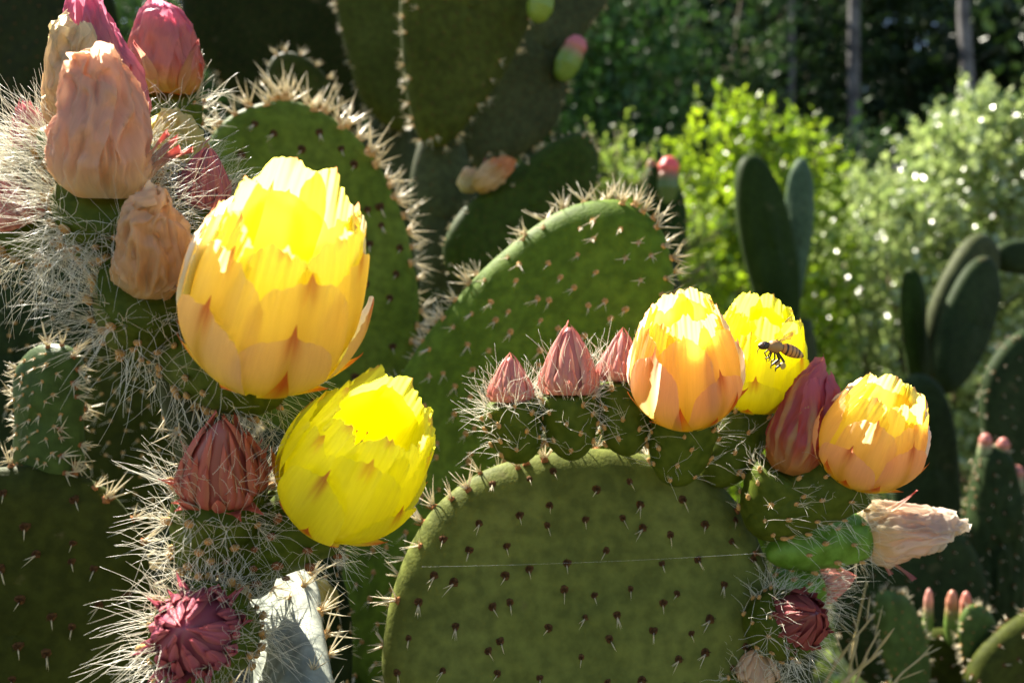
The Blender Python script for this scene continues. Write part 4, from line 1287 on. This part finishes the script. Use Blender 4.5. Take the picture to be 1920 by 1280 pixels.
# ------------------------------------------------------------------ left-hand cluster
gl = 'hairy flowers and buds of the edge-on pad'
HL = dict(hair_n=8.0, hair_len=0.0180, hr=0.00009, nar=42, asc=1.5)
flower('cactus_flower', 'huge golden peach cup flower, biggest of all', P(330, 660, .246), P(488, 682, .228), P(562, 392, .190), 168 * SP(.214), 96 * SP(.236), 'gold', gl, 12, draw=0.24, n_out=6, n_mid=6, n_in=7, **dict(HL, hair_n=5, hair_len=0.016))
flower('cactus_flower', 'pure lemon yellow flower leaning out below the biggest flower', P(405, 1060, .250), P(618, 948, .245), P(730, 768, .210), 138 * SP(.232), 80 * SP(.24), 'yellow', gl, 14, draw=0.28, **dict(HL, hair_n=4.5, hair_len=0.0155, tint='areole_red'))
bud('flower_bud', 'brownish red bud wrapped in curling hairs between the lemon flower and edge-on pad', P(385, 1060, .256), P(418, 915, .231), P(415, 788, .219), 78 * SP(.226), 80 * SP(.24), ((0.50, 0.12, 0.09), (0.60, 0.24, 0.13), (0.66, 0.15, 0.10)), gl, 15, shag=110, shag_len=0.015, curl=0.16, messy=0.35, wr=0.17, **HL)
bud('flower_bud', 'purple pink spiky bud lowest of the hairy cluster, facing forward', P(420, 1200, .258), P(372, 1186, .222), P(345, 1178, .203), 78 * SP(.212), 90 * SP(.235), ((0.46, 0.12, 0.18), (0.54, 0.20, 0.20), (0.64, 0.16, 0.19)), gl, 16, shag=110, shag_len=0.014, curl=0.18, messy=0.45, wr=0.13, whorls=((17, -.02, .34), (17, .02, .5), (15, .08, .68), (14, .15, .85), (11, .25, 1.0), (8, .4, 1.08)), **dict(HL, hair_n=7, hair_len=0.0185))
PEA = ((0.92, 0.76, 0.46), (0.92, 0.64, 0.48), (0.93, 0.66, 0.46))
wilted('withered_flower', 'tall hooded peach withered flower at the top of the cluster', P(215, 480, .248), P(198, 368, .226), P(182, 82, .216), 84 * SP(.22), 84 * SP(.236), PEA, gl, 17, n=6, wrinkle=0.10, loose=6, mouth=0.14, wfac=1.0, cr=0.27, rf=TAPER, **dict(HL, hair_n=10, hair_len=0.021, nar=52))
wilted('withered_flower', 'small crumpled tan withered flower against the biggest flower', P(262, 640, .248), P(272, 540, .222), P(298, 350, .210), 74 * SP(.216), 80 * SP(.236), ((0.92, 0.72, 0.40), (0.92, 0.66, 0.40), (0.93, 0.70, 0.46)), gl, 18, n=6, wrinkle=0.13, loose=6, mouth=0.25, wfac=0.95, cr=0.32, rf=TAPER, **dict(HL, hair_n=8, hair_len=0.019))
wilted('withered_flower', 'rose pink closed flower behind the hooded withered flower', P(235, 400, .268), P(222, 280, .252), P(150, -25, .246), 66 * SP(.25), 60 * SP(.26), ((0.74, 0.40, 0.30), (0.72, 0.34, 0.34), (0.72, 0.28, 0.42)), gl, 19, n=5, wrinkle=0.10, loose=1, mouth=0.2, cr=0.2, rf=TAPER, **dict(HL, hair_n=5))
wilted('withered_flower', 'straw coloured shrivelled flower peeping past the hooded withered one', P(170, 380, .262), P(135, 250, .246), P(142, 38, .238), 54 * SP(.24), 60 * SP(.25), ((0.88, 0.66, 0.40), (0.88, 0.70, 0.46), (0.90, 0.78, 0.52)), gl, 20, n=6, wrinkle=0.2, loose=2, mouth=0.4, **dict(HL, hair_n=7, hair_len=0.02))
wilted('cactus_flower', 'blurred magenta pink closed flower apart from the cluster top', P(335, 285, .320), P(315, 178, .305), P(303, 2, .300), 68 * SP(.303), 52 * SP(.31), ((0.70, 0.52, 0.12), (0.74, 0.32, 0.26), (0.74, 0.26, 0.38)), gl, 21, n=7, wrinkle=0.08, loose=4, mouth=0.3, rf=TAPER, cat='flower', cr=0.14, **dict(hair_n=4, hair_len=0.016, hr=.00016))
wilted('withered_flower', 'pale yellow soft withered flower above a pink bud', P(350, 410, .295), P(338, 310, .278), P(322, 205, .274), 50 * SP(.276), 52 * SP(.285), ((0.80, 0.72, 0.18), (0.84, 0.76, 0.26), (0.86, 0.74, 0.36)), gl, 22, n=6, wrinkle=0.12, loose=3, **dict(HL, hair_n=5, hair_len=0.015))
bud('flower_bud', 'deep pink bud behind the shoulder of the biggest flower', P(375, 470, .285), P(382, 372, .262), P(390, 278, .252), 46 * SP(.257), 54 * SP(.27), ROSE, gl, 23, shag=40, **dict(HL, hair_n=5, hair_len=0.013))
bud('flower_bud', 'coral pink bud buried in long hairs below a dusky pink bud', P(110, 455, .270), P(50, 412, .252), P(0, 340, .245), 48 * SP(.25), 60 * SP(.262), PINK, gl, 24, shag=40, shag_len=0.014, curl=0.4, **dict(HL, hair_n=9, hair_len=0.022))
bud('flower_bud', 'dusky pink bud lost among white hairs beside the hooded flower', P(125, 360, .275), P(70, 275, .262), P(45, 190, .256), 36 * SP(.26), 52 * SP(.268), ROSE, gl, 25, shag=40, shag_len=0.014, curl=0.3, **dict(HL, hair_n=10, hair_len=0.022))

# small far buds and fruits
def fruit(label, B, T, r, ctop, cbody, cat='bud', name='flower_bud', group='small blurred buds on far pads'):
    root = thing(name, label, cat, B.tolist(), group)
    R3 = axis_frame(B, T); H = np.linalg.norm(T - B)
    pr = lambda t: np.interp(t, [0, .1, .35, .6, .68, .8, .95, 1.0], [.35, .7, 1.0, .92, .80, .86, .55, .15])
    n, m = 16, 16
    for nm, t0, t1, c in (('ovary', 0, 0.66, cbody), ('petals', 0.64, 1.0, ctop)):
        V = []
        for t in np.linspace(t0, t1, m):
            for i in range(n):
                a = 2 * math.pi * i / n
                k = r * pr(t) * (1 + (0.06 if nm == 'petals' else 0.03) * math.sin(6 * a + 9 * t))
                V.append((k * math.cos(a), k * math.sin(a), t * H))
        V.append((0, 0, t0 * H)); V.append((0, 0, t1 * H))
        F = grid_faces(n, m, True) + [((i + 1) % n, i, n * m) for i in range(n)] + [((m - 1) * n + i, (m - 1) * n + (i + 1) % n, n * m + 1) for i in range(n)]
        zt = np.array(V)[:, 2] / H
        cc = lerp(cbody, ctop, sm(zt, 0.45, 0.85)) * (1 + 0.12 * np.sin(np.arange(len(V)) * 2.1))[:, None]
        emit(root, B, nm, [M['scale']], [(np.array(V), F, cc, np.zeros((len(V), 2)))], R3, B)
    return root


GRN = (0.12, 0.20, 0.04)
fruit('red bud glowing on a short dark pad before the shrubs', P(1248, 385, .795), P(1256, 293, .79), 23 * SP(.79), (0.80, 0.16, 0.16), GRN)
fruit('small brown dry bud next to the glowing red bud', P(1222, 360, .80), P(1222, 298, .80), 12 * SP(.8), (0.34, 0.20, 0.10), GRN)
fruit('green fruit with a pink tip on the grey leaning pad', P(1050, 150, .63), P(1088, 68, .625), 25 * SP(.625), (0.70, 0.22, 0.24), (0.20, 0.33, 0.05))
fruit('yellow green fruit without a pink tip on the tall cactus', P(1005, 40, .55), P(1025, -30, .55), 26 * SP(.55), (0.30, 0.36, 0.05), (0.25, 0.38, 0.05))
for px, py, r, c, lab in ((1742, 1125, 9, (0.66, 0.32, 0.26), 'thin pink tipped bud standing beside the toothed young pad'), (1786, 1128, 12, (0.50, 0.22, 0.14), 'brown pink bud between the thin bud and the knobbly young pad'), (1812, 1130, 11, (0.62, 0.24, 0.18), 'reddish bud touching the knobbly young pad')):
    fruit(lab, P(px - 4, py + 80, .49), P(px, py - 22, .485), r * SP(.485) * 1.05, c, GRN)
for px, py, lab in ((1845, 830, 'rusty bud on the crown of the furrowed pad'), (1878, 838, 'darker red bud on the crown edge of the furrowed pad'), (1905, 890, 'small rosy bud on the far shoulder of the furrowed pad')):
    fruit(lab, P(px, py + 40, .60), P(px + 4, py - 18, .596), 13 * SP(.6), (0.52, 0.20, 0.16), (0.22, 0.28, 0.14))
wilted('withered_flower', 'orange and cream dry flower lying on the leaning green pad', P(885, 372, .513), P(892, 352, .508), P(965, 296, .500), 24 * SP(.505), 0, ((0.70, 0.52, 0.16), (0.84, 0.66, 0.40), (0.80, 0.32, 0.10)), None, 31, n=4, wrinkle=0.12, loose=2)
wilted('withered_flower', 'short cream dry flower beside the orange and cream one', P(880, 378, .516), P(876, 362, .514), P(884, 312, .510), 18 * SP(.51), 0, ((0.60, 0.55, 0.22), (0.80, 0.70, 0.40), (0.84, 0.62, 0.40)), None, 33, n=4, wrinkle=0.12, loose=0)
wilted('withered_flower', 'faded yellow blossom scrap caught behind the pale stem', P(612, 1150, .325), P(610, 1140, .322), P(602, 1088, .316), 24 * SP(.32), 0, ((0.70, 0.60, 0.16), (0.82, 0.74, 0.30), (0.85, 0.76, 0.34)), None, 34, n=4, wrinkle=0.08, loose=0)

# ------------------------------------------------------------------ dry weeds, low right
M['straw'] = plain_mat('straw', (0.42, 0.36, 0.16), 0.7, 0.3, 80, (0.52, 0.42, 0.22), trans=0.2)
def weed(label, pts, r, n=5):
    b = np.array(pts[0])
    root = thing('dry_weed', label, 'weed', b.tolist(), 'dry weed stalks')
    P3 = np.array(pts)
    t = np.linspace(0, 1, 14)
    cur = np.stack([np.interp(t, np.linspace(0, 1, len(P3)), P3[:, k]) for k in range(3)], 1)
    mb = MB(); tube(mb, cur, r * (1.2 - 0.7 * t), 6)
    link('stalk', mb.mesh('stalk', [M['straw']], b, attrs=False), root)
    for k in range(n):
        q = rng.uniform(0.45, 0.95); i = int(q * 13)
        mb = MB()
        dr = nrm(cur[i] - cur[i - 1]) + rng.normal(size=3) * 0.5
        s = np.linspace(0, 1, 6)[:, None]
        tube(mb, cur[i] + nrm(dr) * s * rng.uniform(0.008, 0.02), r * np.array([.22, .3, .42, .5, .4, .1]), 5)
        link('seed_head', mb.mesh('seed_head', [M['straw']], b, attrs=False), root)


gb = lambda px, d: (P(px, 1500, d) * np.array((1, 1, 0)) + np.array((0, 0, 0.0)))
weed('yellowish dry stalk slanting up past the crimson bud', [gb(1480, .36), P(1530, 1310, .345), P(1575, 1230, .34), P(1640, 1150, .338)], 0.0007, 6)
weed('thick tan stalk with a blunt end slanting towards the toothed young pad', [gb(1530, .34), P(1570, 1290, .33), P(1600, 1262, .33), P(1655, 1218, .328)], 0.0011, 3)
weed('thin purplish brown stalk crossing the tan one', [gb(1590, .36), P(1600, 1290, .35), P(1625, 1225, .35), P(1650, 1180, .35)], 0.0006, 2)
weed('grey dry stalk rising behind the pale hairs of the crimson bud', [gb(1570, .40), P(1590, 1280, .39), P(1605, 1180, .385), P(1625, 1090, .38)], 0.0007, 2)
weed('fine straw stalk low beside the tan stalk', [gb(1650, .37), P(1660, 1300, .36), P(1690, 1262, .36), P(1740, 1222, .36)], 0.0006, 3)

# ------------------------------------------------------------------ bee
def bee():
    D = 0.247; k = SP(D)
    c = P(1466, 652, D)
    root = thing('honeybee', 'honeybee in flight before the lemon yellow flower', 'bee', c.tolist())
    ax = nrm(P(1418, 645, D) - P(1514, 666, D + .003))      # towards the head
    up = nrm(np.array((0.0, -0.25, 1.0)) - ax * np.dot((0, -0.25, 1.0), ax)); sd = np.cross(ax, up)
    W = lambda x, y, z: c + ax * x * k + sd * y * k + up * z * k
    m, nt, out = newmat('bee_body')
    a = nt.nodes.new('ShaderNodeAttribute'); a.attribute_name = 'Col'
    b = nt.nodes.new('ShaderNodeBsdfPrincipled'); b.inputs['Roughness'].default_value = 0.4
    nt.links.new(a.outputs['Color'], b.inputs['Base Color'])
    nt.links.new(bump(nt, noise_node(nt, 4000, 3), 0.0001, 0.8), b.inputs['Normal'])
    nt.links.new(b.outputs[0], out.inputs[0])
    dark = (0.025, 0.014, 0.008)
    mb = MB()
    # one continuous trunk: head, neck, thorax, waist, striped abdomen
    prof = [(47, 1.0), (45, 4.5), (41, 7.5), (36, 8.6), (31.5, 8.0), (29, 6.4), (27, 7.4), (24, 10.5), (18, 12.6), (11, 12.8), (5, 10.5), (1.5, 7.6), (-1, 7.8), (-5, 10.4), (-12, 12.2), (-20, 12.0), (-28, 11.0), (-36, 8.6), (-43, 5.0), (-47, 1.5)]
    xs = np.array([q[0] for q in prof], float); rs = np.array([q[1] for q in prof], float)
    t = np.linspace(0, 1, 70); X = np.interp(t, np.linspace(0, 1, len(xs)), xs); Rr = np.interp(t, np.linspace(0, 1, len(xs)), rs)
    Rr = np.convolve(np.pad(Rr, 2, 'edge'), np.ones(5) / 5, 'valid')
    V = []; C = []
    n = 22
    for x, r in zip(X, Rr):
        drop = -0.0022 * (x - 10) ** 2 if x < 10 else -0.004 * (x - 10) ** 2
        for i in range(n):
            th = 2 * math.pi * i / n
            wy = 0.95 if x < 0 else 1.0
            V.append(W(x, r * math.sin(th) * wy, r * math.cos(th) + drop))
            if x > 29:
                cc = (0.05, 0.03, 0.018)
            elif x > 1:
                cc = (0.38, 0.20, 0.06)
            else:
                f = (-x) / 47.0
                band = (f * 5.2) % 1.0
                amber = np.array((0.66, 0.24, 0.03)) * (1 - f) + np.array((0.45, 0.28, 0.12)) * f
                cc = amber if (band < (0.76 - 0.34 * f) and f < 0.86) else np.array(dark)
            C.append(cc)
    mb.add(np.array(V), grid_faces(n, len(X), True) + [tuple(range(n - 1, -1, -1)), tuple(range((len(X) - 1) * n, len(X) * n))], 0, np.array(C))
    # legs and mouthparts grow out of the trunk
    def limb(pts, r, col=dark):
        pts = np.array([W(*q) for q in pts]); tt = np.linspace(0, 1, len(pts)); s = np.linspace(0, 1, 10)
        tube(mb, np.stack([np.interp(s, tt, pts[:, j]) for j in range(3)], 1), np.interp(s, np.linspace(0, 1, len(r)), r) * k * 0.72, 6, 0, col)
    for sgn in (1, -1):
        limb([(22, 5 * sgn, -9), (26, 8 * sgn, -18), (20, 8 * sgn, -24), (22, 8 * sgn, -29)], [2.2, 2.0, 1.5, 0.7])
        limb([(14, 6 * sgn, -11), (12, 10 * sgn, -22), (18, 11 * sgn, -28), (15, 11 * sgn, -34)], [2.4, 2.2, 1.6, 0.7])
        limb([(7, 5 * sgn, -9), (-4, 9 * sgn, -20), (-8, 10 * sgn, -24), (0, 10 * sgn, -33), (5, 10 * sgn, -40), (3, 10 * sgn, -45)], [2.8, 3.4, 3.8, 3.4, 1.7, 0.8])
        limb([(43, 2 * sgn, 5), (52, 5 * sgn, 10), (60, 8 * sgn, 6 + 6 * sgn)], [0.8, 0.65, 0.5])
    limb([(42, 0, -6), (45, 0, -14), (44, 0, -22)], [2.0, 1.4, 0.7], (0.06, 0.035, 0.02))
    link('body', mb.mesh('body', [m], c), root)
    eyem = plain_mat('bee_eye', (0.012, 0.008, 0.006), 0.12, 0.6)
    for sgn in (1, -1):
        mb = MB(); V = []
        for j in range(8):
            for i in range(10):
                a2 = math.pi * j / 7; b2 = 2 * math.pi * i / 10
                V.append(W(38 + 2.6 * math.sin(a2) * math.cos(b2), sgn * 5.6 + 3.2 * math.sin(a2) * math.sin(b2), 0.5 + 5.6 * math.cos(a2) - 3.1))
        mb.add(np.array(V), grid_faces(10, 8, True)); link('eye', mb.mesh('eye', [eyem], c, attrs=False), root)
    pm = plain_mat('pollen', (0.42, 0.30, 0.10), 0.9, 0.1, 3000, (0.55, 0.42, 0.16))
    for sgn in (1, -1):
        mb = MB(); V = []
        for j in range(8):
            for i in range(10):
                a2 = math.pi * j / 7; b2 = 2 * math.pi * i / 10; q = 1 + 0.12 * rng.uniform(-1, 1)
                V.append(W(-7 + 5.5 * q * math.sin(a2) * math.cos(b2), sgn * 12 + 3.5 * q * math.sin(a2) * math.sin(b2), -31 + 6.5 * q * math.cos(a2)))
        mb.add(np.array(V), grid_faces(10, 8, True)); link('pollen_basket', mb.mesh('pollen_basket', [pm], c, attrs=False), root)
    # wings: clear membranes with brown veins
    wm, nt, out = newmat('wing_membrane')
    tr = nt.nodes.new('ShaderNodeBsdfTransparent'); tr.inputs[0].default_value = (0.97, 0.92, 0.80, 1)
    gl_ = nt.nodes.new('ShaderNodeBsdfPrincipled'); gl_.inputs['Base Color'].default_value = (0.62, 0.40, 0.14, 1); gl_.inputs['Roughness'].default_value = 0.25
    mx = nt.nodes.new('ShaderNodeMixShader'); mx.inputs[0].default_value = 0.5
    nt.links.new(tr.outputs[0], mx.inputs[1]); nt.links.new(gl_.outputs[0], mx.inputs[2]); nt.links.new(mx.outputs[0], out.inputs[0])
    vm = plain_mat('wing_vein', (0.16, 0.08, 0.03), 0.5)
    for (root_x, L, Wd, dirv) in ((16, 60, 17, (-0.85, 0.5, 0.32)), (16, 58, 17, (-0.05, -0.42, 0.95)), (9, 40, 12, (-0.92, 0.5, 0.12)), (9, 38, 12, (-0.35, -0.55, 0.80))):
        dl = nrm(np.array(dirv)); e = nrm(np.cross(dl, (0.2, 1.0, 0.3)))
        mb = MB(); vb = MB(); V = []
        tt = np.linspace(0, 1, 12)
        for q in tt:
            wd = Wd * (0.12 + 0.88 * math.sin(min(q / 0.7, 1) * math.pi / 2)) * (1 - max(0, (q - 0.75) / 0.25) ** 2 * 0.85)
            for s in np.linspace(-0.35, 0.65, 6):
                v = np.array((root_x, 0, 11.0)) + dl * L * q + e * wd * s
                V.append(W(*v))
        mb.add(np.array(V), grid_faces(6, 12))
        w = link('wing', mb.mesh('wing', [wm], c, attrs=False), root)
        V = np.array(V).reshape(12, 6, 3)
        tube(vb, V[:, 0], np.full(12, 0.55 * k), 4)
        for s in (2, 3, 4):
            tube(vb, V[:11, s], np.full(11, 0.22 * k), 3)
        for q in (4, 7, 9):
            tube(vb, V[q], np.full(6, 0.2 * k), 3)
        link('veins', vb.mesh('veins', [vm], c, attrs=False), w)


bee()

# ------------------------------------------------------------------ spider thread across the large pad
mb = MB()
a, b = P(790, 1062, .268), P(1432, 1036, .270)
t = np.linspace(0, 1, 30)[:, None]
pts = a * (1 - t) + b * t - EZ * (t * (1 - t)) * 0.003
tube(mb, pts, np.full(30, 0.000018), 4)
o = link('spider_thread', mb.mesh('spider_thread', [plain_mat('silk', (0.85, 0.85, 0.85), 0.2, 0.6)], a, attrs=False), None, a.tolist())
o['label'] = 'single fine silk thread stretched across the large olive pad'; o['category'] = 'spider thread'
print('objects', len(bpy.data.objects))
